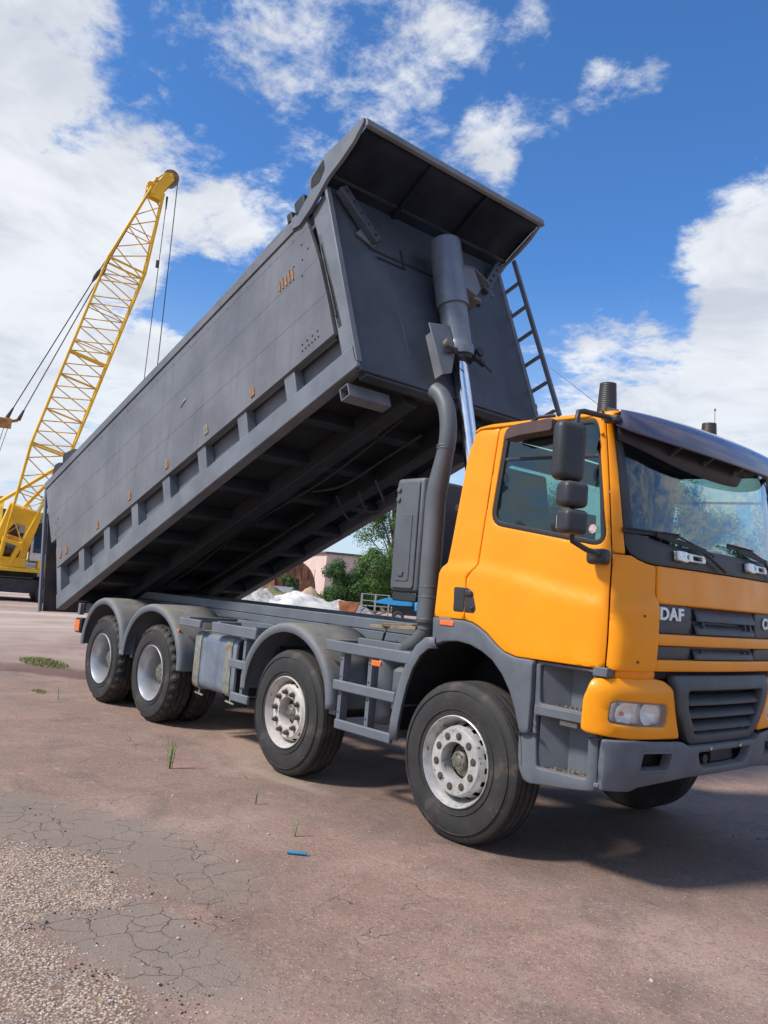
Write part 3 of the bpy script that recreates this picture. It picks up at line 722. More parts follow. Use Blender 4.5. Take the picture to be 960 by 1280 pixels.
DOOR = [(.145, 2.86), (.055, 1.885), (.045, 1.86), (-.022, 1.78), (-.015, 1.492), (.06, 1.482), (.12, 1.460), (.20, 1.42), (.29, 1.355), (.36, 1.315), (.46, 1.292), (1.098, 1.292), (1.098, 2.86)]
WIN = fillet([(.160, 2.185), (1.045, 2.045), (.980, 2.795), (.225, 2.825)], [.075, .075, .085, .06], 5)
def grow(poly, k):
    c = Vector((sum(p[0] for p in poly)/len(poly), sum(p[1] for p in poly)/len(poly))); out = []
    n_ = len(poly)
    for i in range(n_):
        a_ = Vector(poly[i-1]); b_ = Vector(poly[(i+1) % n_]); t_ = (b_-a_).normalized(); nn_ = Vector((t_.y, -t_.x)); p = Vector(poly[i])
        if nn_.dot(p-c) < 0: nn_ = -nn_
        out.append(tuple(p+nn_*k))
    return out
for side in (0, 1):
    A_ = (lambda poly: poly) if not side else (lambda poly: [(2*AC-a, z) for a, z in poly])
    door = panel('cab_door', A_(DOOR), CP, M_OR, TR, [A_(grow(WIN, .030))], sp=.045, thick=.035, bevel=.007, mt2=M_INT)
    wf = panel('window_seal', A_(grow(WIN, .030)), cabpt(-.006), M_RUB, door, [A_(grow(WIN, -.004))], sp=.05, thick=.03, bevel=.004, mt2=M_RUB)
    panel('door_window', A_(WIN), cabpt(-.018), G_SIDE, door, sp=.08, thick=.004, bevel=0, mt2=G_SIDE)
    wb_ = [(.205, 2.605), (1.0, 2.575), (1.0, 2.595), (.207, 2.625)]
    panel('window_bar', A_(wb_), cabpt(-.010), M_RUB, door, sp=.05, thick=.02, bevel=.002)
    hd = fillet([(-.018, 1.715), (.0, 1.715), (.045, 1.69), (.085, 1.575), (.07, 1.545), (-.018, 1.545)], .012)
    panel('door_handle_recess', A_(hd), cabpt(.006), M_BLK, door, sp=.03, thick=.012, bevel=.004)
    hh = MB(); hh.box(-.016, .050, .030, .041, 1.66, 1.695); hh.lathe([(0, .030), (.010, .031), (.011, .045)], origin=(.056, 0, 1.575), n=12); mir(hh, side).build('door_handle', M_BLK, door, bevel=.006)
    hr = fillet([(-.13, 1.715), (-.028, 1.715), (-.028, 1.545), (-.125, 1.545)], .015)
    # rear cab side
    RS = [(-.315, 1.492), (-.298, 1.80), (-.275, 1.855), (-.245, 1.885), (-.222, 2.02), (-.14, 2.66), (-.075, 2.84), (-.05, 2.87), (.137, 2.86), (.047, 1.885), (.037, 1.865), (-.030, 1.785), (-.023, 1.492)]
    rs_ = panel('cab_rear_quarter', A_(RS), CP, M_OR, TR, sp=.045, thick=.035, bevel=.007, mt2=M_INT)
    panel('door_handle_recess', A_(hr), cabpt(.006), M_BLK, rs_, sp=.03, thick=.012, bevel=.004)
    # pillar and corner panel
    y0 = plan(1.106)[0].y; aw = a_of_y(.175); ag = a_of_y(.43); lo_w = a_of_y(.22)
    PC = [(1.106, 2.86), (1.106, 1.985), (aw+.005, 1.985), (aw, 2.10), (aw-.012, 2.86)]
    panel('windscreen_pillar', A_(PC), CP, M_OR, TR, sp=.035, thick=.03, bevel=.006, mt2=M_INT)
    CPN = [(1.106, 1.977), (1.106, 1.31), (1.13, 1.288), (ag-.03, 1.288), (ag+.002, 1.30), (ag+.002, 1.71), (ag-.005, 1.93), (a_of_y(.34), 1.938), (a_of_y(.27), 1.955), (a_of_y(.22), 1.977)]
    def cornerfn(a, z):
        am = a if a <= AC else 2*AC-a
        k = .028*(1-sst(z, 1.70, 1.765))*sst(am, 1.106, 1.16)
        return cabpt(k)(a, z)
    cn = panel('corner_panel', A_(CPN), cornerfn, M_OR, TR, sp=.03, thick=.03, bevel=.008)
    sc_ = MB()
    for z_, yy in ((1.62, .30), (1.345, .27)):
        q = cornerfn(a_of_y(yy), z_); sc_.tube([(q.x-.004, q.y, z_), (q.x+.006, q.y-.003, z_)], .008, 10)
    mir(sc_, side).build('panel_screw', M_NUT, cn)
    # orange trim under the waist at the side marker + amber lamp
    b_ = MB(); b_.box(-.235, -.10, .030, .048, 1.438, 1.476); mir(b_, side).build('side_marker_lamp', M_AMB, TR, bevel=.006)
    # grey wheel-arch trim
    inner = [(-.30, 1.285), (-.19, 1.325), (-.06, 1.34), (.06, 1.328), (.17, 1.295), (.27, 1.245), (.36, 1.165), (.43, 1.07), (.48, .97), (.52, .86), (.535, .82)]
    ARCH = [(-.315, 1.486), (-.02, 1.486), (.06, 1.476), (.12, 1.454), (.20, 1.414), (.29, 1.349), (.36, 1.309), (.46, 1.286), (.603, 1.286), (.607, 1.05), (.600, .83)] + list(reversed(inner))
    panel('wheel_arch_trim', A_(ARCH), cabpt(.012), M_PLAST, TR, sp=.035, thick=.05, bevel=.010, label=None)
    ln = MB(); rows = []
    for i in range(25):
        t = PI*i/24; x, z = -.06-math.cos(t)*.60, .62+math.sin(t)*.735
        rows.append([Vector((x, y, z)) for y in (.07, .3, .62, .76)])
    ln.grid(rows); ln.prism([(-.06-math.cos(PI*i/24)*.60, .62+math.sin(PI*i/24)*.735) for i in range(25)], .76, .77); mir(ln, side).build('wheel_arch_liner', M_DARK, TR)
    # step unit
    SO = [(.606, 1.284), (1.06, 1.284), (1.06, .93), (1.105, .885), (1.118, .60), (1.09, .575), (.60, .522), (.555, .535), (.505, .62), (.50, .822), (.603, .828), (.610, 1.05)]
    H1 = fillet([(.640, 1.262), (1.035, 1.262), (1.035, 1.020), (.655, 1.022)], .02)
    H2 = fillet([(.625, .945), (1.030, .962), (1.040, .640), (.655, .632)], .02)
    st = panel('step_unit', A_(SO), cabpt(.006, False), M_PLAST, TR, [A_(H1), A_(H2)], sp=.04, thick=.05, bevel=.010)
    b_ = MB(); b_.box(.62, 1.10, .235, .32, .58, 1.28)
    b_.add([(.650, .10, .632), (.650, .10, 1.27), (.775, .234, 1.27), (.775, .234, .632)], [(0, 1, 2, 3)])
    b_.box(.63, 1.09, .05, .30, .955, 1.012); b_.box(.63, 1.09, .10, .30, .60, .628); b_.box(.62, 1.09, .09, .30, 1.266, 1.284); b_.box(1.04, 1.08, .12, .30, .6, 1.27)
    mir(b_, side).build('step_well', M_PLAST, st, bevel=.006)
    for z_, y_ in ((1.0135, .085), (.6295, .10)):
        b_ = MB(); b_.box(.72, 1.035, y_, .232, z_, z_+.005)
        for i in range(9):
            for j in range(3): b_.box(.725+i*.034, .738+i*.034, y_+.02+j*.045, y_+.045+j*.045, z_+.006, z_+.009)
        mir(b_, side).build('step_tread', M_TREAD, st)
    b_ = MB(); b_.box(.80, .93, .088, .10, .915, .945); mir(b_, side).build('step_lamp', mat('dull_lens', (.35, .34, .28), .4), st, bevel=.012)
    # split line between upper and lower step moulding
    b_ = MB(); b_.prism([(.50, .825), (.66, .842), (.66, .834), (.50, .817)], .055, .075); b_.prism([(1.03, .885), (1.108, .888), (1.108, .880), (1.03, .876)], .060, .085); mir(b_, side).build('step_seam', M_DARK, st)

# windscreen: black surround, glass, wipers
aL = a_of_y(.175); aG = a_of_y(.43)
WS = [(aL+.006, 2.10), (aL+.012, 2.03), (a_of_y(.22), 1.985), (a_of_y(.27), 1.963), (a_of_y(.34), 1.946), (aG, 1.938)]
WS = WS + [(2*AC-a, z) for a, z in reversed(WS)]
WS = WS + [(2*AC-aL+.006, 2.86), (aL-.006, 2.86)]
GL = fillet([(a_of_y(.25), 2.12), (a_of_y(.55), 2.075), (2*AC-a_of_y(.55), 2.075), (2*AC-a_of_y(.25), 2.12), (2*AC-a_of_y(.225), 2.76), (a_of_y(.225), 2.76)], [.05, .1, .1, .05, .06, .06], 4)
ws = panel('windscreen_surround', WS, cabpt(-.004), M_BLK, TR, [GL], sp=.05, thick=.02, bevel=.004)
panel('windscreen', GL, cabpt(-.010), G_WIND, TR, sp=.08, thick=.005, bevel=0, mt2=G_WIND)
def wiper(p0, p1, p2, p3):
    mb = MB(); mb.tube([p0, p1], [.014, .010], 8); mb.tube([p1, p2], .008, 8)
    o = mb.build('wiper', M_BLK, TR)
    b2 = MB(); b2.beam(p2, p3, .012, .030); b2.tube([Vector(p2)+Vector((.012, 0, .01)), Vector(p3)+Vector((.012, 0, .01))], .005, 6); b2.build('wiper_blade', M_RUB, o)
W_ = cabpt(.035)
def wp(y, z, off=.03):
    a_ = a_of_y(y, y > 1.25); return cabpt(off)(a_, z)
wiper(wp(1.17, 1.955), wp(.86, 2.085), wp(.62, 2.135), wp(.16, 2.128, .02))
b_ = MB(); b_.beam(wp(.90, 2.065, .045), wp(.42, 2.125, .02), .010, .03); b_.tube([wp(.86, 2.085), wp(1.02, 2.05), wp(1.03, 2.04)], .007, 6); b_.build('wiper_linkage', M_RUB, TR)
wiper(wp(2.00, 1.955), wp(1.80, 2.085), wp(1.60, 2.125), wp(1.25, 2.135, .02))
b_ = MB(); b_.beam(wp(1.82, 2.07, .045), wp(1.40, 2.12, .02), .010, .03); b_.build('wiper_linkage', M_RUB, TR)
# aluminium foot grips on the black base
for y in (.60, 1.52):
    mb = MB(); a0 = a_of_y(y, y > 1.25)
    o1 = fillet([(a0, 1.985), (a0+.10, 1.975), (a0+.12, 1.985), (a0+.31, 1.985), (a0+.32, 2.00), (a0+.32, 2.02), (a0+.30, 2.035), (a0+.12, 2.038), (a0+.10, 2.045), (a0, 2.045)], .008, 3)
    hl = fillet([(a0+.17, 1.997), (a0+.28, 1.997), (a0+.28, 2.022), (a0+.17, 2.024)], .010, 3); h2 = [(a0+.115+.014*math.cos(t*PI/5), 2.012+.014*math.sin(t*PI/5)) for t in range(10)]
    h2 = [(min(x_, a0+.14), z_) for x_, z_ in h2]
    panel('grab_handle', o1, cabpt(.035), M_ALU, TR, [hl, h2], sp=.02, thick=.030, bevel=.004)

# front panels
FP = [(aG+.006, 1.932), (aG+.006, 1.705), (2*AC-aG-.006, 1.705), (2*AC-aG-.006, 1.932)]
def fpfn(a, z): return cabpt(.012*(1-sst(z, 1.72, 1.92))+.004)(a, z)
panel('front_panel', FP, fpfn, M_OR, TR, sp=.025, thick=.03, bevel=.008)
def bar(name, z0, z1, off, mt, nm=3):
    o_ = [(aG+.005, z0), (2*AC-aG-.005, z0), (2*AC-aG-.005, z1), (aG+.005, z1)]
    return panel(name, o_, cabpt(off), mt, TR, sp=.022, thick=.035, bevel=.008)
bar('grille_bar', 1.450, 1.520, .020, M_OR); bar('grille_bar', 1.292, 1.362, .022, M_OR)
gb = panel('upper_grille', [(aG, 1.30), (2*AC-aG, 1.30), (2*AC-aG, 1.71), (aG, 1.71)], cabpt(-.02), M_GRILLE, TR, sp=.08, thick=.02)
def slat(z0, z1, ya, yb, o0, o1, parent, mt=None):
    mb = MB(); rows = []
    for i in range(21):
        y = ya+(yb-ya)*i/20; a_ = a_of_y(y, y > 1.25); rows.append([cabpt(o0)(a_, z1), cabpt(o1)(a_, z0+.012), cabpt(o1)(a_, z0), cabpt(o0-.01)(a_, z0-.004)])
    mb.grid(rows); mb.build('grille_slat', mt or M_GRILLE, parent, solid=.006, smooth=30)
for z0, z1 in ((1.615, 1.690), (1.532, 1.595), (1.372, 1.432)): slat(z0, z1, .84, 1.66, -.012, .012, gb)
for z0, z1 in ((1.526, 1.702), (1.368, 1.446)):
    for (ya, yb) in ((.44, .80), (1.70, 2.06)):
        a0, a1 = a_of_y(ya, ya > 1.25), a_of_y(yb, yb > 1.25)
        panel('badge_plate', [(a0, z0), (a1, z0), (a1, z1), (a0, z1)], cabpt(-.002), M_GRILLE, gb, sp=.05, thick=.012, bevel=.003)
    for y in (.92, 1.50, 1.58):
        q = wp(y, (z0+z1)/2, .0); b_ = MB(); b_.prism([(q.x-.02, z0+.02), (q.x+.016, z0+.05), (q.x+.016, z0+.06), (q.x-.02, z1-.01)], y, y+.012); b_.build('grille_rib', M_GRILLE, gb)
def lettering(txt, y, z, size, parent, thick=.006, left=False):
    cu = bpy.data.curves.new('t', 'FONT'); cu.body = txt; cu.size = size; cu.extrude = thick/2; cu.offset = size*.035; cu.space_character = 1.12
    cu.align_x = 'LEFT'; cu.align_y = 'CENTER'
    ob = bpy.data.objects.new('t', cu); COL.objects.link(ob); dg = bpy.context.evaluated_depsgraph_get()
    me = bpy.data.meshes.new_from_object(ob.evaluated_get(dg)); bpy.data.objects.remove(ob)
    vv = []
    for v in me.vertices:
        yy = y+v.co.x*1.18; a_ = a_of_y(yy, yy > 1.25); vv.append(cabpt(.006+v.co.z)(a_, z+v.co.y))
    fs = [tuple(p.vertices) for p in me.polygons]; bpy.data.meshes.remove(me)
    return mkobj('lettering', vv, fs, M_WHT, parent, smooth=0)
lettering('DAF', .455, 1.640, .105, gb); lettering('CF', 1.815, 1.625, .105, gb)

# lower grille
LG = fillet([(a_of_y(.60), 1.268), (2*AC-a_of_y(.60), 1.268), (2*AC-a_of_y(.66), 1.05), (2*AC-a_of_y(.82), .835), (a_of_y(.82), .835), (a_of_y(.66), 1.05)], [.03, .03, .05, .05, .05, .05], 4)
LH = fillet([(a_of_y(.74), 1.175), (2*AC-a_of_y(.74), 1.175), (2*AC-a_of_y(.77), 1.05), (2*AC-a_of_y(.88), .890), (a_of_y(.88), .890), (a_of_y(.77), 1.05)], .03, 3)
def lgfn(a, z): return cabpt(.040+.02*sst(z, .8, 1.0)-.03*sst(z, 1.18, 1.27))(a, z)
lg = panel('lower_grille', LG, lgfn, M_GRILLE, TR, [LH], sp=.04, thick=.05, bevel=.012)
panel('grille_backing', LH, cabpt(-.045), M_DARK, lg, sp=.1, thick=.01, bevel=0)
for i, z0 in enumerate((1.085, 1.005, .925, .870)):
    ins = .03*i; slat(z0, z0+.062, .76+ins, 1.74-ins, .0, .045, lg)
for y in (.98, 1.52):
    for z0 in (.90, .99, 1.07):
        q = wp(y, z0, .0); b_ = MB(); b_.prism([(q.x-.01, z0), (q.x+.045, z0+.012), (q.x+.01, z0+.06), (q.x-.02, z0+.06)], y, y+.012); b_.build('grille_rib', M_GRILLE, lg)
b_ = MB(); b_.box(1.12, 1.20, .42, 2.08, 1.245, 1.30); b_.build('grille_gap', M_DARK, TR)

# headlamp surrounds
for side in (0, 1):
    A_ = (lambda poly: poly) if not side else (lambda poly: [(2*AC-a, z) for a, z in poly])
    HP = fillet([(1.035, 1.235), (a_of_y(.17), 1.245), (a_of_y(.46), 1.245), (a_of_y(.545), 1.235), (a_of_y(.60), 1.20), (a_of_y(.66), 1.02), (a_of_y(.72), .878), (a_of_y(.25), .890), (1.008, .920), (1.012, 1.10)], [.03, 0, .02, .02, .03, .03, .03, 0, .03, 0], 3)
    HL = fillet([(a_of_y(.135), 1.118), (a_of_y(.55), 1.095), (a_of_y(.575), 1.06), (a_of_y(.565), .955), (a_of_y(.30), .965), (a_of_y(.125), .985)], [.045, .03, .03, .035, 0, .045], 4)
    def hpfn(a, z):
        return cabpt(.042-.030*sst(z, 1.17, 1.245))(a, z)+Vector((0, 0, 0))
    hp = panel('headlamp_surround', A_(HP), hpfn, M_OR, TR, [A_(HL)], sp=.03, thick=.05, bevel=.012)
    neck = [(a_of_y(.155), 1.30), (a_of_y(.46), 1.30), (a_of_y(.46), 1.235), (a_of_y(.155), 1.235)]
    panel('headlamp_neck', A_(neck), cabpt(.0), M_OR, hp, sp=.06, thick=.04, bevel=.010)
    b_ = MB(); b_.box(1.03, 1.13, .07, .145, 1.245, 1.30); mir(b_, side).build('hinge_block', M_PLAST, TR, bevel=.006)
    hl = panel('headlamp', A_(grow(HL, .004)), lambda a, z: cabpt(-.016-.012*math.cos((a-1.1)*34)*math.cos((z-1.03)*20))(a, z), M_REFL, hp, sp=.02, thick=.006, bevel=0)
    # reflector bowls
    for y_, r_l, sc1 in ((.22, .066, .9), (.40, .066, 1)):
        q = cabpt(-.024)(a_of_y(y_), 1.035); nrm = plan(a_of_y(y_))[1]; nv = Vector((nrm.x, nrm.y, 0))
        q0 = q; mb = MB(); tmp = MB(); tmp.lathe([(.012, 0.0), (.02, .002), (r_l*.7, .014), (r_l, .045)], axis='x', n=24)
        rot = nv.to_track_quat('X', 'Z').to_matrix().to_4x4(); mb.v = [rot @ v + q0 for v in tmp.v]; mb.f = tmp.f
        mir(mb, side).build('reflector', M_REFL, hl, smooth=60)
        b2 = MB(); tmp = MB(); tmp.lathe([(.0, .034), (.012, .030), (.014, 0)], axis='x', n=12); b2.v = [rot @ v + q0 for v in tmp.v]; b2.f = tmp.f; mir(b2, side).build('bulb', M_AMB if y_ < .3 else M_REFL, hl)
    panel('headlamp_lens', A_(grow(HL, .002)), lambda a, z: cabpt(.030+.008*math.cos((z-1.04)*14))(a, z), G_LENS, hl, sp=.05, thick=.004, bevel=0, mt2=G_LENS)
    rimp = panel('headlamp_bezel', A_(grow(HL, .002)), cabpt(.026), M_GRILLE, hl, [A_(grow(HL, -.010))], sp=.04, thick=.05, bevel=.003)

# bumper
BT = [(1.115, .888), (a_of_y(.30), .885), (a_of_y(.70), .872), (a_of_y(.80), .830), (2*AC-a_of_y(.80), .830), (2*AC-a_of_y(.70), .872), (2*AC-a_of_y(.30), .885), (2*AC-1.115, .888)]
BB = [(2*AC-1.123, .592), (2*AC-a_of_y(.30), .580), (2*AC-a_of_y(.36), .600), (2*AC-a_of_y(.80), .635), (a_of_y(.80), .635), (a_of_y(.36), .600), (a_of_y(.30), .580), (1.123, .592)]
BO = fillet(BT+BB, .015, 2)
fog = fillet([(a_of_y(.36), .808), (a_of_y(.62), .800), (a_of_y(.60), .698), (a_of_y(.34), .700)], .012, 3)
ctr = fillet([(a_of_y(.90), .790), (2*AC-a_of_y(.90), .790), (2*AC-a_of_y(.92), .73), (2*AC-a_of_y(.98), .682), (a_of_y(.98), .682), (a_of_y(.92), .73)], .02, 3)
def bfn(a, z):
    am = a if a <= AC else 2*AC-a
    return cabpt(.048+.022*(1-sst(z, .60, .80))*0+.018*sst(z, .60, .72)-.020*sst(z, .86, .89)*sst(am, 1.3, 1.5)+.02*sst(am, 1.4, 1.9), False)(a, z)
foL = [(2*AC-a, z) for a, z in reversed(fog)]
bmp = panel('bumper', BO, bfn, M_PLAST, TR, [fog, ctr, foL], sp=.035, thick=.06, bevel=.012)
panel('bumper_recess', [(a_of_y(.30), .82), (2*AC-a_of_y(.30), .82), (2*AC-a_of_y(.30), .67), (a_of_y(.30), .67)], cabpt(-.06), M_DARK, bmp, sp=.1, thick=.01, bevel=0)
for h_ in (fog, foL):
    panel('fog_bezel', grow(h_, .012), lambda a, z: bfn(a, z)+Vector((.003, 0, 0)), M_PLAST, bmp, [grow(h_, -.002)], sp=.04, thick=.07, bevel=.003)
b_ = MB()
for y_ in (1.02, 1.42): q = wp(y_, .81, .075); b_.tube([(q.x-.01, y_, .812), (q.x+.012, y_, .812)], .010, 10)
b_.build('bumper_bolt', M_ALU, bmp)
b_ = MB(); b_.tube([(1.20, 1.05, .735), (1.25, 1.05, .735)], .03, 12); b_.box(1.15, 1.21, 1.2, 1.5, .70, .78); b_.build('tow_coupling', M_UNDER, bmp)

# cab roof
rf = MB(); rows = []
for i in range(27):
    t = i/26; row = []
    for j in range(29):
        s = j/28; y = .105+(2.395-.105)*s; x0_, x1_ = -.085, 1.10
        e = min(s, 1-s); fall = (1-min(1, e/.05))**2*.030
        bow = .05*(1-(2*s-1)**2)
        xf = x1_ - .0; x = x0_+(xf-x0_)*t
        if t > .9: x -= (t-.9)*.35*((abs(2*s-1))**4)
        ef = (1-min(1, t/.06))**2*.03+(1-min(1, (1-t)/.05))**2*.03
        z = 2.868+bow*.8+.022*(1-t)*0+.018*(1-t)-fall-ef
        row.append(Vector((x, y, z)))
    rows.append(row)
rf.grid(rows); rf.build('cab_roof', M_OR, TR, solid=.02, smooth=60)
hl_ = MB(); hl_.grid([[Vector((.04+(p.x-.04)*.93, 1.25+(p.y-1.25)*.95, p.z-.035)) for p in r__] for r__ in rows]); hl_.build('headlining', M_INT, TR)
b_ = MB(); rows = []
hdr = [wp(y, 2.86, -.01) for y in [.18+i*(2.14/20) for i in range(21)]]
rows = [[p+Vector((0, 0, -.10)) for p in hdr], [p+Vector((-.05, 0, .045)) for p in hdr]]
b_.grid(rows); b_.build('roof_header', M_BLK, TR, solid=.02)

# sun visor: curved tinted board over the windscreen
vz = MB(); rows = []
for j in range(49):
    s = j/48; y = .095+(2.405-.095)*s; c = abs(2*s-1)
    bow = 1-c**2.2; end = 1-max(0, (c-.90)/.10)**2*.8
    xt = 1.045+.075*bow; zt = 2.862+.050*bow**.8
    xl = 1.085+.265*(bow**.62); zl = 2.770-.100*bow**.5
    row = []
    for i in range(11):
        t = i/10; x = xt+(xl-xt)*t; z = zt+(zl-zt)*t; bulge = math.sin(PI*t)*.055
        nx, nz_ = -(zl-zt), (xl-xt); ln_ = math.hypot(nx, nz_); row.append(Vector((x+nx/ln_*bulge, y, z+nz_/ln_*bulge)))
    row.append(row[-1]+Vector((-.003, 0, -.010)))
    rows.append(row)
vz.grid(rows); vis = vz.build('sun_visor', M_VISOR, TR, solid=.008, smooth=60)
b_ = MB()
for y in (.42, .72, 1.02, 1.48, 1.78, 2.08):
    s = (y-.095)/2.31; c = abs(2*s-1); bow = 1-c**2.2; xl = 1.085+.265*(bow**.62); zl = 2.770-.1*bow**.5; xt = 1.045+.075*bow; zt = 2.862+.05*bow**.8
    b_.lathe([(0, .012), (.010, .010), (.012, 0)], origin=((xt*.35+xl*.65)+.02, y, zt*.35+zl*.65+.047), axis='z', n=10)
b_.build('visor_screw', M_BLK, vis)
# black inner blind behind the visor
bl = MB(); rows = []
for j in range(33):
    s = j/32; y = .175+1.50*s; zb = 2.75-.185*(math.sin(PI*min(1, s*.62+.08))**.8)*(1-max(0, (s-.86)/.14)**2)
    a_ = a_of_y(y, y > 1.25); top = cabpt(.012)(a_, 2.83); bot = cabpt(.018)(a_, zb)
    rows.append([top, top.lerp(bot, .5)+Vector((.01, 0, 0)), bot])
bl.grid(rows); blo = bl.build('visor_blind', M_VISUN, vis, solid=.006, smooth=60)
for y in (.62, 1.02, 1.45):
    b_ = MB(); a_ = a_of_y(y, y > 1.25); p0 = cabpt(.03)(a_, 2.66); b_.beam(p0, Vector((1.27, y, 2.735)), .02, .02); b_.build('visor_bracket', M_BLK, vis)

# brown hood above the door window
b_ = MB(); b_.prism(fillet([(.30, 2.715), (.325, 2.79), (.42, 2.815), (.70, 2.825), (.70, 2.745), (.44, 2.735)], .02, 3), -.035, .09)
hd_ = b_.build('window_hood', M_BROWN, TR, bevel=.012)
b_ = MB(); b_.tube([(.48, .03, 2.825), (.56, .0, 2.85), (.66, .05, 2.86)], .012, 8); b_.build('hood_clip', M_BLK, hd_)

# mirrors
def rbox(name, c, sx, sy, sz, mt, parent, rot=0, bev=.04):
    b_ = MB(); mx = Matrix.Translation(c) @ Matrix.Rotation(rot, 4, 'Z')
    b_.box(-sx/2, sx/2, -sy/2, sy/2, -sz/2, sz/2, mx); return b_.build(name, mt, parent, bevel=bev, segs=5, smooth=60)
for side in (0, 1):
    S = lambda p: Vector((p[0], p[1] if not side else 2.5-p[1], p[2]))
    ma = MB(); ma.tube([S(p) for p in ((1.075, .10, 2.79), (1.06, .0, 2.80), (1.03, -.16, 2.80), (1.02, -.20, 2.79), (1.02, -.21, 2.74), (1.02, -.21, 2.10), (1.03, -.20, 2.02), (1.06, -.10, 1.98), (1.09, -.02, 1.96))], .017, 12)
    arm = ma.build('mirror_arm', M_BLK, TR, smooth=60)
    rg = R(-18 if not side else 18)
    mm_ = rbox('main_mirror', S((1.00, -.245, 2.545)), .105, .200, .355, M_BLK, arm, rg, .045)
    rbox('wide_angle_mirror', S((1.045, -.250, 2.285)), .125, .165, .150, M_BLK, arm, rg, .035)
    rbox('kerb_mirror', S((1.055, -.250, 2.125)), .125, .160, .145, M_BLK, arm, rg, .035)
    rbox('mirror_foot', S((1.055, .030, 1.950)), .135, .09, .095, M_BLK, arm, 0, .03)
    rbox('mirror_top_foot', S((1.07, .075, 2.795)), .10, .05, .045, M_BLK, arm, 0, .015)
    for c_, h_, w_ in ((2.545, .25, .11), (2.285, .08, .08), (2.125, .075, .08)):
        q = S((1.00-.050+(.045-.012 if h_ < .2 else 0), -.245, c_)); b_ = MB(); b_.box(-.003, .003, -w_/2, w_/2, -h_/2, h_/2, Matrix.Translation(q) @ Matrix.Rotation(rg, 4, 'Z')); b_.build('mirror_glass', M_REFL, arm)

# interior: dashboard, seats, steering wheel
b_ = MB(); b_.prism(fillet([(.80, 1.48), (1.08, 1.48), (1.10, 2.00), (1.02, 2.05), (.86, 1.98), (.78, 1.80)], .04), .24, 2.26); b_.build('dashboard', M_INT, TR)
for y in (.62, 1.88):
    b_ = MB(); b_.prism(fillet([(-.02, 1.85), (.48, 1.88), (.50, 1.98), (-.02, 1.97)], .05), y-.25, y+.25); b_.box(.05, .4, y-.18, y+.18, 1.47, 1.86); seat = b_.build('seat', M_INT2, TR, bevel=.03, segs=3)
    b_ = MB(); b_.prism(fillet([(-.02, 1.96), (.12, 1.96), (.03, 2.42), (.0, 2.62), (-.07, 2.62), (-.06, 2.40)], .04), y-.23, y+.23); b_.build('seat_backrest', M_INT2, seat, bevel=.04, segs=3)
tor = MB(); rows = []
cx_, cy_, cz_ = .66, 1.88, 2.03; tl_ = R(28)
for i in range(33):
    t = 2*PI*i/32; row = []
    for j in range(9):
        q = 2*PI*j/8; rr = .23+.016*math.cos(q); l_ = Vector((math.cos(t)*rr, math.sin(t)*rr, .016*math.sin(q)))
        l_.rotate(Matrix.Rotation(-tl_, 3, 'Y')); row.append(Vector((cx_, cy_, cz_))+l_)
    rows.append(row)
tor.grid(rows); tor.beam((.82, 1.88, 1.90), (.67, 1.88, 2.02), .05, .05); tor.beam((.66, 1.66, 2.03), (.66, 2.10, 2.03), .04, .02); tor.build('steering_wheel', M_BLK, TR, smooth=60)
b_ = MB(); b_.lathe([(0, 0), (.028, .0), (.028, .003)], origin=(.965, .086, 2.125), n=20)
b_.build('window_sticker', mat('faded_round_sticker', (.55, .36, .34), .5, var=.4, vscale=60), TR)

# roof fittings: ribbed black beacon sleeves and whip aerials
for (x, y) in ((.905, .255), (.86, 1.67)):
    b_ = MB(); pr = []
    for i in range(17):
        z = i*.0125; pr += [(.0625-.0006*i*1.2, z), (.0645-.0006*i*1.2, z+.006)]
    pr = [(.066, 0)] + pr + [(.050, .203), (0, .203)]
    b_.lathe(pr, origin=(x, y, 2.875 if y < 1 else 2.90), axis='z', n=28); b_.build('beacon_sleeve', M_BLK, TR, smooth=30)
b_ = MB(); b_.tube([(.60, 1.25, 2.92), (.54, 1.25, 2.96), (.44, 1.25, 3.03)], [.014, .012, .008], 8); b_.tube([(.44, 1.25, 3.03), (-.40, 1.30, 3.66)], [.0035, .002], 6); b_.build('aerial', M_BLK, TR)
b_ = MB(); b_.tube([(.66, 2.15, 3.09), (.655, 2.15, 3.33)], [.003, .002], 6); b_.tube([(.655, 2.15, 3.33), (.655, 2.15, 3.35)], .006, 6); b_.build('aerial', M_BLK, TR)

# behind the cab: exhaust stack, air intake box, hydraulic pipe
def smoothpath(pts, n=6):
    pts = [Vector(p) for p in pts]; out = []
    for i in range(len(pts)-1):
        p0 = pts[max(0, i-1)]; p1 = pts[i]; p2 = pts[i+1]; p3 = pts[min(len(pts)-1, i+2)]
        for k in range(n):
            t = k/n; out.append(.5*((2*p1)+(p2-p0)*t+(2*p0-5*p1+4*p2-p3)*t*t+(-p0+3*p1-3*p2+p3)*t**3))
    out.append(pts[-1]); return out
EP = smoothpath([(-.74, .30, 3.275), (-.665, .30, 3.22), (-.60, .30, 3.12), (-.565, .30, 2.99), (-.56, .30, 2.85), (-.585, .30, 2.70), (-.625, .30, 2.50), (-.64, .30, 2.36), (-.64, .30, 2.1), (-.64, .30, 1.7), (-.64, .30, 1.42)])
b_ = MB(); nE = len(EP); b_.tube(EP, [.066 if p.z > 2.75 else (.080 if p.z < 2.5 else .080-.014*(p.z-2.5)/.25) for p in EP], 28, cap=False)
b_.tube([EP[-1], (-.64, .30, 1.38)], .066, 24); ex = b_.build('exhaust_stack', M_EXH, TR, solid=.004, smooth=60)
b_ = MB()
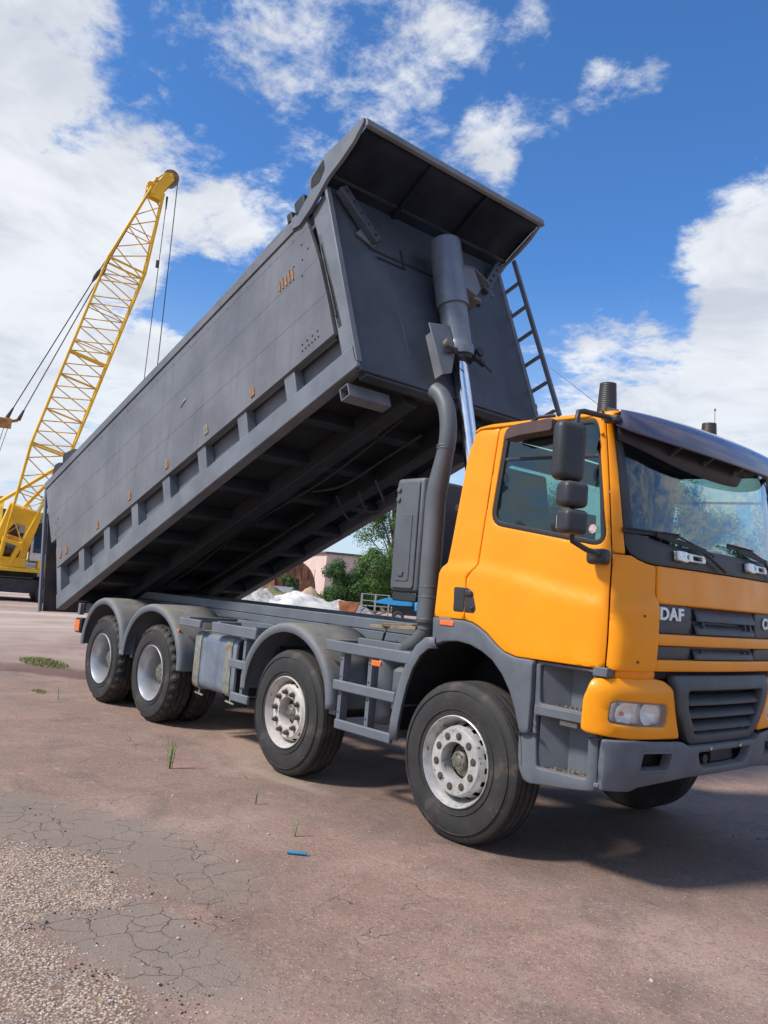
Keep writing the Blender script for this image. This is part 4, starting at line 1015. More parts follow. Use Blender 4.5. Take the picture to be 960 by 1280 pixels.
for z in (2.78, 2.80, 1.62, 1.70, 1.45):
    b_ = MB(); b_.lathe([(.083 if z < 2.5 else .072, 0), (.086 if z < 2.5 else .075, .006), (.083 if z < 2.5 else .072, .012)], origin=(-.64 if z < 2.5 else -.572, .30, z), axis='z', n=28); b_.build('pipe_clamp', M_EXH, ex, smooth=60)
b_ = MB(); b_.tube(smoothpath([(-.64, .30, 1.44), (-.655, .30, 1.36), (-.72, .31, 1.29), (-.86, .34, 1.22), (-1.0, .4, 1.16)]), .062, 20); b_.build('exhaust_elbow', M_EXH, ex, smooth=60)
b_ = MB(); b_.box(-1.24, -.905, .42, .90, 1.655, 2.60); ab_ = b_.build('air_intake_box', mat('dark_grey_box_paint', (.10, .11, .125), .5, var=.12, dust=.2), TR, bevel=.03, segs=3)
b_ = MB(); b_.prism(fillet([(-1.215, 1.68), (-.945, 1.68), (-.945, 2.57), (-1.215, 2.57)], .035), .405, .421); b_.build('intake_cover', M_EXH, ab_, bevel=.010)
b_ = MB(); b_.prism(fillet([(-1.17, 1.74), (-1.0, 1.74), (-1.0, 2.30), (-1.17, 2.30)], .03), .398, .406); b_.box(-1.12, -1.06, .385, .400, 1.78, 1.82); b_.lathe([(0, -.012), (.022, -.01), (.024, .01)], origin=(-1.185, .40, 2.50), n=14); b_.lathe([(0, -.012), (.022, -.01), (.024, .01)], origin=(-1.185, .40, 2.42), n=14); b_.build('cover_latch', M_EXH, ab_, bevel=.006)
b_ = MB(); b_.box(-1.22, -.93, .44, .88, 1.575, 1.652); b_.build('intake_base', M_UNDER, ab_, bevel=.01)
b_ = MB(); b_.tube(smoothpath([(-.40, .38, 1.35), (-.42, .38, 1.9), (-.40, .38, 2.3), (-.36, .38, 2.5), (-.28, .40, 2.55), (-.22, .42, 2.50)]), .030, 14); b_.tube(smoothpath([(-.30, .42, 1.3), (-.32, .42, 2.2), (-.30, .45, 2.5)]), .016, 10)
for z in (1.5, 2.0, 2.3): b_.box(-.46, -.36, .34, .43, z, z+.05)
b_.box(-.42, -.26, .50, 1.9, 1.40, 2.45)
b_.build('engine_air_duct', M_BLK, TR, smooth=50)

for k, pts in enumerate((
    [(-7.0, .78, 1.20), (-5.5, .77, 1.16), (-4.2, .78, 1.21), (-3.0, .77, 1.17), (-1.6, .78, 1.2), (-.8, .76, 1.15)],
    [(-6.6, .775, 1.10), (-5.2, .76, 1.13), (-3.6, .77, 1.08), (-2.2, .76, 1.12), (-1.2, .77, 1.08)],
    [(-1.55, .70, 1.33), (-1.45, .55, 1.10), (-1.42, .50, .95), (-1.36, .52, .90)],
    [(-.95, .62, 1.30), (-.92, .45, 1.22), (-.90, .40, 1.05), (-.98, .42, .80), (-1.10, .60, .72)],
    [(-3.2, .70, 1.20), (-3.1, .60, 1.10), (-2.98, .55, .95), (-2.85, .60, 1.08)])):
    b_ = MB(); b_.tube(smoothpath(pts), .012 if k != 3 else .016, 8); b_.build('air_hose', M_BLK, TR, smooth=60)
# ---- tipping hydraulic cylinder (multi-stage), fixed to the body ---
cd = (Vector((-1.755, 1.25, 5.12))-Vector((-1.31, 1.25, 3.41))).normalized()
def cp(z): t = (z-3.41)/cd.z; return Vector((-1.31, 1.25, 3.41))+cd*t
b_ = MB(); b_.tube([cp(5.13), cp(5.11), cp(4.42)], [.150, .158, .158], 40); b_.tube([cp(4.42), cp(4.02)], .136, 40); b_.tube([cp(4.03), cp(3.99), cp(3.94), cp(3.90)], [.142, .150, .150, .142], 40)
cy = b_.build('hydraulic_cylinder', M_CYL, TR, smooth=40)
b_ = MB(); b_.tube([cp(3.92), cp(1.75)], .074, 32); b_.build('cylinder_rod', M_CHR, cy, smooth=60)
b_ = MB(); b_.tube([cp(3.905), cp(3.86)], .125, 32); b_.tube([cp(3.98)+Vector((0, -.28, 0)), cp(3.98)+Vector((0, .28, 0))], .042, 20); b_.build('cylinder_collar', M_UNDER, cy, smooth=40)
b_ = MB(); b_.tube([cp(1.80), cp(1.35)], .10, 24); b_.build('cylinder_foot', M_UNDER, cy, smooth=40)
b_ = MB(); b_.box(-1.0, -.6, .88, 1.62, 1.30, 1.45); b_.box(-.95, -.7, 1.0, 1.08, 1.4, 1.75); b_.box(-.95, -.7, 1.42, 1.50, 1.4, 1.75); b_.build('cylinder_cradle', M_UNDER, TR, bevel=.01)

# ---- tipping body (u along the floor, y across, w up from the floor) ----
th = R(21.37)
BX = Matrix(((math.cos(th), 0, -math.sin(th), -7.743), (0, 1, 0, 0), (math.sin(th), 0, math.cos(th), 1.025), (0, 0, 0, 1)))
def BM(): return MB(BX)
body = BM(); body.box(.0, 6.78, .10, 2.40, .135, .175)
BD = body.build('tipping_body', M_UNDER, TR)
for y in (.70, 1.62):
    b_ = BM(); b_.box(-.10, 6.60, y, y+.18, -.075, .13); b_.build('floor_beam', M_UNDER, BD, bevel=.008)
for i in range(9):
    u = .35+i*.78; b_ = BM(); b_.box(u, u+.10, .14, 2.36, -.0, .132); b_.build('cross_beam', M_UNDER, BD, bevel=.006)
def ybox(b_, u0, u1, ya, yb, w0, w1, side):
    if side: ya, yb = 2.46-yb+.0, 2.46-ya
    b_.box(u0, u1, ya, yb, w0, w1)
PW = .0 # panel
def plank_panel(side):
    b_ = BM()
    def wl(u): return .604-.022*u
    def wt(u): return 2.095-.0245*u
    def rear(fr): # u at the rear edge as function of height fraction
        return -.055-.29*fr
    fr_ = [0, .30, .585, .865, .93, 1.0]
    for a_, c_ in zip(fr_[:-1], fr_[1:]):
        g = .0009; u1a, u1b = 6.60-.035*a_-.10*max(0, a_-.5)*2, 6.60-.035*c_-.10*max(0, c_-.5)*2
        ua, ub = rear(a_), rear(c_)
        if a_ == 0: ua = ub = .055
        def W(u, q): return wl(u)+(wt(u)-wl(u))*q
        hh = 1.0
        y0_, y1_ = (.0, .045) if c_ <= .93 else (-.012, .05)
        if a_ >= .9: y0_ = -.016
        if side: y0_, y1_ = 2.46-y0_, 2.46-y1_
        poly = [(ua, W(ua, a_)+g), (u1a, W(u1a, a_)+g), (u1b, W(u1b, c_)-g), (ub, W(ub, c_)-g)]
        b_.prism(poly, y0_, y1_)
    return b_
for side in (0, 1):
    pn = plank_panel(side).build('side_board', M_BODY, BD, bevel=.0018, smooth=30)
    b_ = BM(); poly = [(.06, .60), (6.55, .455), (6.40, 1.92), (-.30, 2.06)]; ya, yb = (.048, .085); 
    if side: ya, yb = 2.46-ya, 2.46-yb
    b_.prism(poly, ya, yb); b_.build('board_backing', M_BODY2, pn)
    # recessed wall sheet, bottom rail, uprights
    b_ = BM(); ybox(b_, 0, 6.78, .135, .155, .10, 1.99, side); b_.build('body_wall', M_BODY2, BD)
    b_ = BM(); ybox(b_, .0, 6.82, .0, .13, .0, .215, side); b_.build('bottom_rail', M_BODY2, BD, bevel=.010)
    for u in (.87, 1.70, 2.52, 3.35, 4.18, 5.01, 5.86):
        b_ = BM(); ybox(b_, u-.085, u+.085, .022, .132, .216, .62, side); b_.build('upright', M_BODY2, BD, bevel=.008)
    b_ = BM(); ybox(b_, .0, .15, .012, .132, .216, .93, side); b_.build('rear_post', M_BODY2, BD, bevel=.008)
    b_ = BM()
    poly = [(6.62, .20), (6.815, .20), (6.80, 1.95), (6.55, 1.90), (6.60, 1.2)]
    y0_, y1_ = (.030, .12) if not side else (2.43, 2.34)
    b_.prism(poly, y0_, y1_); b_.build('front_post', M_BODY2, BD, bevel=.008)
    b_ = BM(); ybox(b_, 6.795, 6.83, .0, .06, .05, 1.96, side); b_.build('corner_strip', M_BODY2, BD, bevel=.006)
    b_ = BM(); b_.beam((6.60, (.045 if not side else 2.415), 1.58), (6.66, (.045 if not side else 2.415), .50), .03, .05); b_.tube([(6.645, (.02 if not side else 2.44), .62), (6.60, (.02 if not side else 2.44), 1.45)], .010, 8); b_.build('board_latch_rod', M_UNDER, BD)
    b_ = BM(); ybox(b_, -.30, 6.45, .03, .12, 1.985, 2.05, side); b_.build('top_rail', M_BODY2, BD, bevel=.008)
    # rusty hinge pads
    if not side:
        for (u, w) in ((5.28, .60), (4.36, .64), (3.44, .655), (2.46, .685), (1.49, .685), (.42, .735), (.20, .755)):
            b_ = BM(); b_.prism(fillet([(u-.038, w-.055), (u+.038, w-.055), (u+.038, w+.035), (u+.012, w+.062), (u-.038, w+.055)], .008, 2), -.010, .0)
            hp_ = b_.build('hinge_pad', M_RUST if abs(u-4.36) > .1 else mat('olive_pad', (.22, .20, .12), .7, var=.3, vscale=30), BD, bevel=.003)
            b_ = BM(); b_.prism(fillet([(u-.012, w-.02), (u+.014, w-.02), (u+.014, w+.028), (u-.012, w+.028)], .004, 2), -.0115, -.010); b_.build('pad_slot', M_BODY, hp_)
        b_ = BM()
        for k in range(5): b_.prism([(5.93+k*.055, 1.37-k*.004), (5.955+k*.055, 1.37-k*.004), (5.962+k*.055, 1.47+.02*(k % 2)), (5.935+k*.055, 1.465)], -.009, .0)
        b_.build('rust_scars', M_RUST, BD)
        b_ = BM()
        for (u, w) in [(6.14+.05*k, .56+.0*k) for k in range(6)]+[(6.15+.08*k, .62) for k in range(4)]+[(6.30, 1.30), (6.34, 1.46), (6.36, 1.62), (6.20, 1.48), (6.44, 1.52), (.05, 1.30), (.13, 1.33), (.04, 1.13), (.12, 1.15), (.17, 1.17)]:
            b_ = BM(); b_.tube([(u, -.003, w), (u, .002, w)], .011, 8); b_.build('bolt_hole', M_DARK, pn)
        b_ = BM(); b_.prism([(3.86, 1.17), (3.99, 1.205), (4.0, 1.22), (3.87, 1.185)], -.004, .0); b_.build('board_slit', M_DARK, BD)
        b_ = BM(); b_.prism([(3.93, 1.212), (4.00, 1.224), (4.0, 1.235), (3.95, 1.232)], -.004, .0); b_.build('slit_scratch', M_ALU, BD)
        # grommets on the top strip
        b_ = BM()
        for k in range(16): u = .1+k*.41; b_.tube([(u, -.018, 1.90-.0245*u), (u, -.012, 1.90-.0245*u)], .005, 8)
        b_.build('rivets', M_UNDER, BD)
# front wall
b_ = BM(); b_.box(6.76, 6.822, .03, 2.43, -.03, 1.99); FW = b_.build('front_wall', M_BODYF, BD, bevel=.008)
b_ = BM(); b_.box(6.824, 6.832, .40, 2.05, 1.40, 1.42); b_.box(6.824, 6.834, .50, .86, 1.33, 1.345); b_.box(6.824, 6.834, .84, .86, 1.34, 1.56); b_.build('wall_seam', M_UNDER, FW)
b_ = BM(); b_.add([(6.8245, .66, .30), (6.8245, .672, .30), (6.8245, .640, .92), (6.8245, .634, .92)], [(0, 1, 2, 3)]); b_.build('paint_scratch', M_BODY2, FW)
# underside lip, side lifting box
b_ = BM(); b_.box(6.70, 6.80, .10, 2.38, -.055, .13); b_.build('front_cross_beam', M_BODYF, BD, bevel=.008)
b_ = BM()
for (w0, w1) in ((-.165, -.155), (-.055, -.045)): b_.box(6.50, 6.62, .04, .52, w0, w1)
b_.box(6.50, 6.51, .04, .52, -.156, -.054); b_.box(6.61, 6.62, .04, .52, -.156, -.054); b_.build('stub_beam', M_BODY2, BD, bevel=.003)
# canopy over the cab end
prof_t = [(6.70, 2.005), (6.82, 1.990), (7.05, 2.045), (7.30, 2.10), (7.47, 2.125)]
def canopy_t(y): return 0
b_ = BM(); rows = []
for y in (.02, .40, .85, 1.25, 1.65, 2.05, 2.46): rows.append([Vector((u, y, w)) for u, w in prof_t])
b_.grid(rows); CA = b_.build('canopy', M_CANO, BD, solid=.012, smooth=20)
b_ = BM(); b_.box(7.455, 7.50, -.01, 2.50, 2.095, 2.175); b_.build('canopy_lip', M_BODY2, CA, bevel=.008)
for y in (.84, 1.62):
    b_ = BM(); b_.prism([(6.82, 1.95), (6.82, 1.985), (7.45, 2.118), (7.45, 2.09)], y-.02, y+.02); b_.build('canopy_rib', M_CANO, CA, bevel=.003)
GS = fillet([(6.28, 1.86), (6.40, 1.815), (6.60, 1.86), (6.78, 1.935), (6.90, 1.985), (7.12, 2.015), (7.30, 2.06), (7.465, 2.135), (7.49, 2.18), (6.93, 2.245), (6.66, 2.175), (6.60, 2.02), (6.38, 1.93)], .015, 3)
for ya, yb in ((-.030, .008), (2.47, 2.508)):
    b_ = BM(); b_.prism(GS, ya, yb); gp = b_.build('canopy_side_plate', M_BODY2, CA, bevel=.005, smooth=30)
    b_ = BM(); b_.prism(fillet([(6.655, 2.05), (6.685, 2.155), (6.895, 2.212), (6.885, 2.10), (6.78, 2.025)], .02, 3), *((ya-.003, ya+.01) if ya < 1 else (yb-.01, yb+.003))); b_.build('plate_opening', M_DARK, gp)
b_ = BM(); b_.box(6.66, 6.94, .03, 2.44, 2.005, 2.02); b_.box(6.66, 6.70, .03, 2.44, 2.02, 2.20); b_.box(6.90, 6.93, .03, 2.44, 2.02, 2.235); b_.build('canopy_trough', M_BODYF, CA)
# struts and plates under the canopy
for mside in (0, 1):
    Y_ = (lambda y: y) if not mside else (lambda y: 2.46-y)
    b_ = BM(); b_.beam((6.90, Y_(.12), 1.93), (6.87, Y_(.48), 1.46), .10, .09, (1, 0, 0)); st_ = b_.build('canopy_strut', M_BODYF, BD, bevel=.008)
    b_ = BM()
    for k in range(5): q = .1+k*.2; c_ = Vector((6.90, Y_(.12), 1.93)).lerp(Vector((6.87, Y_(.48), 1.46)), q); b_.tube([c_+Vector((.02, 0, 0)), c_+Vector((.056, 0, 0))], .012, 8)
    b_.build('strut_bolts', M_UNDER, st_)
    b_ = BM(); b_.prism([(Y_(.26), 1.50), (Y_(.46), 1.42), (Y_(.52), 1.50), (Y_(.34), 1.60)], 6.835, 6.85, 'x'); b_.build('strut_foot', M_BODY2, st_)
b_ = BM(); b_.prism([(1.72, 1.36), (2.02, 1.66), (2.16, 1.50), (1.90, 1.26)], 6.826, 6.86, 'x'); b_.build('wall_plate', M_BODYF, BD, bevel=.005)
# cylinder brackets
b_ = BM(); b_.prism([(1.30, 1.08), (1.30, 1.34), (1.52, 1.38), (1.55, 1.14), (1.45, 1.02)], 7.06, 7.15, 'x'); b_.box(6.82, 7.0, 1.40, 1.72, 1.15, 1.19); b_.prism([(1.30, 1.345), (1.52, 1.385), (1.70, 1.275), (1.70, 1.262), (1.52, 1.37), (1.30, 1.33)], 6.84, 7.16, 'x'); b_.build('cylinder_bracket', M_BODY2, BD, bevel=.006)
b_ = BM(); b_.prism([(.83, .60), (1.12, .66), (1.10, .34), (.99, .10), (.86, .05)], 6.985, 7.0, 'x'); b_.box(6.82, 6.985, .95, .965, .12, .6); tp_ = b_.build('trunnion_plate', M_BODY2, BD, bevel=.003)
b_ = BM(); b_.tube([(6.95, 1.00, .40), (7.06, 1.00, .40)], .05, 20); b_.build('trunnion_bearing', M_HUB, tp_, bevel=.004)
b_ = BM(); b_.beam((7.03, .94, .30), (7.03, 1.10, .36), .03, .04); b_.tube([(7.05, 1.0, .33), (7.05, 1.20, .22)], .009, 8); b_.build('trunnion_lock', M_UNDER, tp_)
b_ = BM(); b_.tube([(6.95, 1.42, .42), (7.06, 1.42, .42)], .045, 20); b_.beam((7.03, 1.34, .36), (7.03, 1.46, .30), .04, .05); b_.tube([(7.05, 1.38, .32), (7.05, 1.52, .22)], .009, 8); b_.build('trunnion_lock', M_UNDER, BD)
# ladder on the far side
lad = BM()
for u in (6.745, 7.01): lad.beam((u, 2.50, 1.97 if u > 6.9 else 1.80), (u+(.03 if u > 6.9 else 0), 2.50, -.02 if u > 6.9 else .02), .035, .045, (1, 0, 0))
LD = lad.build('ladder', M_BODY2, BD, bevel=.004)
for w in (1.68, 1.36, 1.04, .72, .40, .06):
    b_ = BM(); b_.beam((6.76, 2.50, w), (7.0, 2.50, w), .032, .032); b_.build('ladder_rung', M_BODY2, LD, bevel=.003)
b_ = BM(); b_.box(6.74, 6.80, 2.42, 2.52, 1.40, 1.45); b_.box(6.74, 6.80, 2.42, 2.52, .2, .25); b_.build('ladder_bracket', M_BODY2, LD)
# rolled sheet gear along the top edges
b_ = BM(); b_.box(6.30, 6.47, .03, .20, 2.0, 2.19); b_.box(6.16, 6.25, .03, .20, 2.0, 2.15); b_.build('cover_arm', M_UNDER, BD, bevel=.02, segs=3)
b_ = BM(); b_.prism(fillet([(-.22, 2.04), (.10, 2.04), (.70, 2.04), (.66, 2.24), (.22, 2.36), (.16, 2.10), (.10, 2.28), (-.12, 2.34), (-.24, 2.2)], .05, 3), .06, .20); b_.build('tailgate_pivot', M_UNDER, BD, bevel=.015, segs=3)
b_ = BM(); b_.tube([(.3, .5, 2.12), (6.3, .5, 2.0)], .07, 16); b_.build('rolled_cover', M_UNDER, BD)
# tailgate hanging from its top pivots, inner face worn brown
tg0 = Vector((-8.80, 0, 2.83)); tg1 = Vector((-8.44, 0, .955)); d_ = (tg1-tg0).normalized(); nrm_ = Vector((-d_.z, 0, d_.x))
if nrm_.x < 0: nrm_ = -nrm_
b_ = MB(); b_.add([tg0+Vector((0, y, 0))+nrm_*k for y in (.05, 2.41) for k in (0, .03)] + [tg1+Vector((0, y, 0))+nrm_*k for y in (.05, 2.41) for k in (0, .03)],
                  [(0, 1, 3, 2), (4, 6, 7, 5), (0, 4, 5, 1), (2, 3, 7, 6), (0, 2, 6, 4), (1, 5, 7, 3)])
TG = b_.build('tailgate', M_RUSTP, BD, bevel=.003)
for y in (-.01, 2.40):
    b_ = MB(); b_.beam(tg0+Vector((0, y+.03, 0))-nrm_*.02, tg1+Vector((0, y+.03, 0))-nrm_*.02, .045, .06, nrm_); b_.build('tailgate_edge', M_BODY2, TG, bevel=.005)
b_ = MB()
for k in (.15, .5, .85): c_ = tg0.lerp(tg1, k)-nrm_*.05; b_.beam(c_+Vector((0, .06, 0)), c_+Vector((0, 2.38, 0)), .08, .10, nrm_)
b_.build('tailgate_rib', M_BODY2, TG, bevel=.005)
b_ = MB(); b_.add([Vector((-8.36, .10, 1.72)), Vector((-7.98, .10, 1.66)), Vector((-7.86, .10, 1.02)), Vector((-8.28, .10, 1.0))], [(0, 1, 2, 3)])
# hinge block at the rear of the frame
b_ = MB(); b_.box(-7.45, -6.2, .62, .78, 1.08, 1.27); b_.box(-7.45, -6.2, 1.72, 1.88, 1.08, 1.27); b_.box(-7.45, -7.25, .3, 2.2, 1.02, 1.16); b_.tube([(-7.45, .35, 1.10), (-7.45, 2.15, 1.10)], .05, 16); b_.build('tipping_hinge', M_GREY, TR, bevel=.01)
b_ = MB(); b_.box(-7.10, -7.02, .06, .12, 1.01, 1.16); b_.build('hinge_hook', M_GREY, TR, bevel=.006)
for k, pts in enumerate((
    [(.4, .95, -.02), (2.0, 1.0, -.05), (3.5, .97, -.02), (5.0, 1.02, -.06), (6.3, .98, -.02)],
    [(4.6, 1.12, -.02), (5.0, 1.25, -.10), (5.6, 1.35, -.04), (6.2, 1.30, -.08)],
    [(1.2, 1.50, -.02), (2.6, 1.47, -.06), (4.1, 1.52, -.02)])):
    b_ = BM(); b_.tube(smoothpath([Vector(p) for p in pts]), .014, 7); b_.build('hydraulic_hose', M_BLK, BD, smooth=60)
b_ = MB(); b_.tube(smoothpath([Vector((-2.6, 1.1, 2.65)), Vector((-2.5, 1.15, 2.45)), Vector((-2.3, 1.2, 2.5)), Vector((-2.35, 1.1, 2.75))]), .012, 6)
b_.tube(smoothpath([(-2.9, 1.05, 2.6), (-2.7, 1.1, 2.35), (-2.5, 1.15, 2.5)]), .012, 6); b_.build('hanging_cable', M_UNDER, TR)

# ================================================================== CRANE, far left
rnd = random.Random(3)
CR = empty('crawler_crane', (-34.2, 7.4, 0), 'yellow crawler crane with a tall lattice boom behind the raised truck body', 'crane')
F_ = Vector((-.97, .235, 0)).normalized()     # away from the viewer, along this sight line
S_ = Vector((F_.y, -F_.x, 0)); S_ = Vector((.235, .97, 0)).normalized()   # to the right in the photograph
C0 = Vector((-34.2, 7.4, 0))
def cpnt(s, f, z): return C0 + S_*s + F_*f + Vector((0, 0, z))
CM = Matrix.Translation(C0) @ Matrix((( S_.x, F_.x, 0, 0), (S_.y, F_.y, 0, 0), (0, 0, 1, 0), (0, 0, 0, 1)))
def CB(): return MB(CM)
M_TRK = mat('rusty_track_steel', (.085, .06, .048), .75, .2, var=.4, vscale=6)
M_CRD = mat('crane_dark_steel', (.045, .045, .05), .6, var=.3, vscale=3)
M_CRW = mat('crane_cab_white', (.62, .60, .56), .5, var=.1, dust=.3)
for s in (-1.9, .85):
    pr = fillet([(-2.0, .02), (2.0, .02), (2.3, .5), (2.0, 1.05), (-2.0, 1.05), (-2.3, .5)], .25, 4)
    b_ = CB(); b_.prism([(f, z) for f, z in pr], s, s+.75, 'x'); tk = b_.build('crane_track', M_TRK, CR, bevel=.03)
    b_ = CB()
    for k in range(7):
        b_.lathe([(0, -.02), (.28, -.02), (.32, .0), (.32, .06)], origin=(s-.03, -1.8+k*.6, .42), axis='x', n=18)
    b_.build('track_roller', M_CRD, tk)
    b_ = CB()
    for k in range(9): b_.box(s-.03, s+.78, -2.36, -2.28, .10+k*.105, .16+k*.105)
    b_.build('track_shoes', M_TRK, tk)
b_ = CB(); b_.box(-1.2, .9, -1.6, 1.6, .35, .95); b_.lathe([(0, 1.0), (1.0, 1.0), (1.0, 1.25), (0, 1.25)], origin=(-.1, 0, 0), axis='z', n=32); b_.build('crane_undercarriage', M_CRD, CR, bevel=.03)
b_ = CB(); b_.box(-2.6, 1.75, -2.0, 2.8, 1.25, 1.42); b_.box(-2.5, .25, -1.9, 2.6, 1.42, 1.85); b_.box(.7, 1.75, -2.05, -1.2, 1.42, 1.9); hs = b_.build('crane_deck', M_YEL, CR, bevel=.03)
b_ = CB(); b_.box(-2.5, -1.1, .6, 2.6, 1.85, 2.7); b_.box(-1.0, .4, 1.0, 2.6, 1.85, 3.0); b_.build('engine_house', M_CRD, hs, bevel=.05)
b_ = CB(); b_.prism(fillet([(-2.1, 1.75), (.1, 1.75), (.1, 3.45), (-1.5, 3.45), (-2.1, 2.5)], .12, 4), .35, 1.35, 'x'); cb_ = b_.build('crane_cab', M_CRW, CR, bevel=.04)
b_ = CB(); b_.prism(fillet([(-1.85, 2.2), (-.1, 2.1), (-.1, 3.25), (-1.45, 3.25), (-1.9, 2.55)], .10, 4), .33, .365, 'x'); b_.prism([(-2.14, 2.1), (-2.14, 2.48), (-1.56, 3.42), (-1.50, 3.42)], .45, 1.25, 'x'); b_.build('crane_cab_window', mat('dark_glass', (.012, .014, .016), .08, var=.1, coat=.5), cb_)
b_ = CB(); b_.lathe([(0, -.5), (.42, -.5), (.42, -.44), (.30, -.42), (.30, .42), (.42, .44), (.42, .5), (0, .5)], origin=(-.2, .1, 2.15), axis='x', n=20); b_.box(.0, .75, -.4, .3, 3.35, 3.75); b_.box(-.55, -.1, -.4, .3, 2.9, 3.3); b_.build('rope_winch', M_CRD, CR, bevel=.03)
# boom: four chords, lacing, tapered ends
B0 = cpnt(-.55, -1.6, 1.75); B1 = Vector((-28.45, 9.55, 0)) + Vector((0, 0, 18.15))
ax_ = (B1-B0).normalized(); LB = (B1-B0).length
side_ = ax_.cross(Vector((0, 0, 1))).normalized(); side_.rotate(Matrix.Rotation(R(38), 3, ax_)); oth_ = ax_.cross(side_)
def wd(t):
    if t < .055: return (1.15, .45+ (t/.055)*.25)
    if t < .29: q = (t-.055)/.235; return (1.15+q*.43, .70+q*.88)
    if t < .78: return (1.58, 1.58)
    q = (t-.78)/.22; return (1.58-q*.95, 1.58-q*1.10)
def bp_(t, i, j): w, h = wd(t); return B0+ax_*(LB*t)+side_*(i*w/2)+oth_*(j*h/2)
ts = [0, .055, .12, .17, .21, .25, .29] + [.29+(.49)*k/16 for k in range(1, 17)] + [.78+.045*k for k in range(1, 5)] + [.985]
b_ = MB()
for i in (-1, 1):
    for j in (-1, 1):
        kk = [0, .055, .29, .535, .78, .985]
        for a_, c_ in zip(kk[:-1], kk[1:]): b_.tube([bp_(a_, i, j), bp_(c_, i, j)], .052 if a_ > .05 else .09, 8)
BO_ = b_.build('boom', M_YEL, CR, smooth=60)
b_ = MB()
cor = [(-1, -1), (1, -1), (1, 1), (-1, 1)]
for k in range(1, len(ts)-1):
    for q in range(4):
        a_, c_ = cor[q], cor[(q+1) % 4]
        if k % 2: a_, c_ = c_, a_
        b_.tube([bp_(ts[k], *a_), bp_(ts[k+1], *c_)], .026, 5, cap=False)
        if k in (6, 12, 18) or k % 3 == 0: b_.tube([bp_(ts[k], *a_), bp_(ts[k], *c_)], .024, 5, cap=False)
b_.build('boom_lacing', mat('crane_lacing_paint', (.70, .40, .03), .5, var=.2, vscale=2), BO_, smooth=60)
for t in (.05, .29, .535, .78):
    b_ = MB()
    for q in range(4): b_.beam(bp_(t, *cor[q]), bp_(t, *cor[(q+1) % 4]), .22 if t < .1 else .10, .14 if t < .1 else .08, ax_)
    b_.build('boom_frame', M_YEL, BO_, bevel=.01)
# solid foot with an arched opening
b_ = MB()
for j in (-1,):
    w0 = .34; sv = (S_-ax_*S_.dot(ax_)).normalized(); ov = ax_.cross(sv)*-1; p = lambda s, t, h=0: B0+ax_*(LB*t)+sv*s+ov*(h-.25)
    outline = [(-.70, .0), (-.48, .0), (-.42, .060), (-.22, .095), (.22, .095), (.42, .060), (.48, .0), (.70, .0), (.68, .135), (-.68, .135)]
    n_ = len(outline); b_.add([p(s, t) for s, t in outline]+[p(s, t, .5) for s, t in outline], [tuple(range(n_)), tuple(range(2*n_-1, n_-1, -1))]+[(i, (i+1) % n_, n_+(i+1) % n_, n_+i) for i in range(n_)])
b_.build('boom_foot', M_YEL, BO_, bevel=.02)
# head with sheaves
hd_v = -oth_
b_ = MB()
for s in (-.34, .34):
    base = B0+ax_*(LB*.965)+side_*s
    q = [base-hd_v*.26, base+hd_v*.26, base+hd_v*.16+ax_*.55, base+hd_v*.0+ax_*1.15, base-hd_v*.30+ax_*1.30, base-hd_v*.46+ax_*1.05, base-hd_v*.26+ax_*.5]
    b_.add(q+[v+side_*.05 for v in q], [tuple(range(7)), tuple(range(13, 6, -1))]+[(i, (i+1) % 7, 7+(i+1) % 7, 7+i) for i in range(7)])
for (a_, o_, r__) in ((.2, .15, .10), (.75, .2, .08), (1.15, -.3, .08)): c_ = B0+ax_*(LB*.965+a_)+hd_v*o_; b_.tube([c_-side_*.42, c_+side_*.42], r__, 10)
c_ = B0+ax_*(LB*.965+.45)+hd_v*.36; b_.tube([c_-side_*.3, c_+side_*.3], .13, 12); b_.beam(c_, c_-ax_*.35-hd_v*.1, .3, .08); b_.tube([c_+hd_v*.05, B0+ax_*(LB*.965+1.15)+hd_v*.05], .035, 8)
b_.beam(B0+ax_*(LB*.965+.2)+hd_v*.24, B0+ax_*(LB*.965+.6)+hd_v*.28, .4, .12)
bh = b_.build('boom_head', M_YEL, BO_, bevel=.02)
b_ = MB(); c0 = B0+ax_*(LB*.965+1.12)-hd_v*.30
for s in (-.21, -.07, .07, .21):
    rows = []
    for rr, dd in ((.10, -.02), (.28, -.03), (.34, -.05), (.34, .05), (.28, .03), (.10, .02)):
        rows.append([c0+side_*(s+dd)+(ax_*math.cos(2*PI*k/24)+hd_v*math.sin(2*PI*k/24))*rr for k in range(25)])
    b_.grid(rows)
b_.build('sheave', mat('worn_sheave', (.22, .17, .10), .5, .3, var=.4, vscale=5), BO_)
tip = c0+ax_*.10-hd_v*.30
b_ = MB(); b_.tube([tip, Vector((tip.x, tip.y, 4.4))], .022, 6); b_.tube([c0-hd_v*.15-ax_*.75, Vector((tip.x-.10, tip.y-.55, 4.3))], .018, 6)
q = c0-hd_v*.15-ax_*.75; b_.tube([q, q+Vector((0, 0, -.55))], [.05, .03], 8); q2 = q+Vector((0, -.1, -3.2)); b_.tube([q2, q2+Vector((0, 0, .3))], .08, 8); b_.build('hoist_rope', M_CABLE, CR)
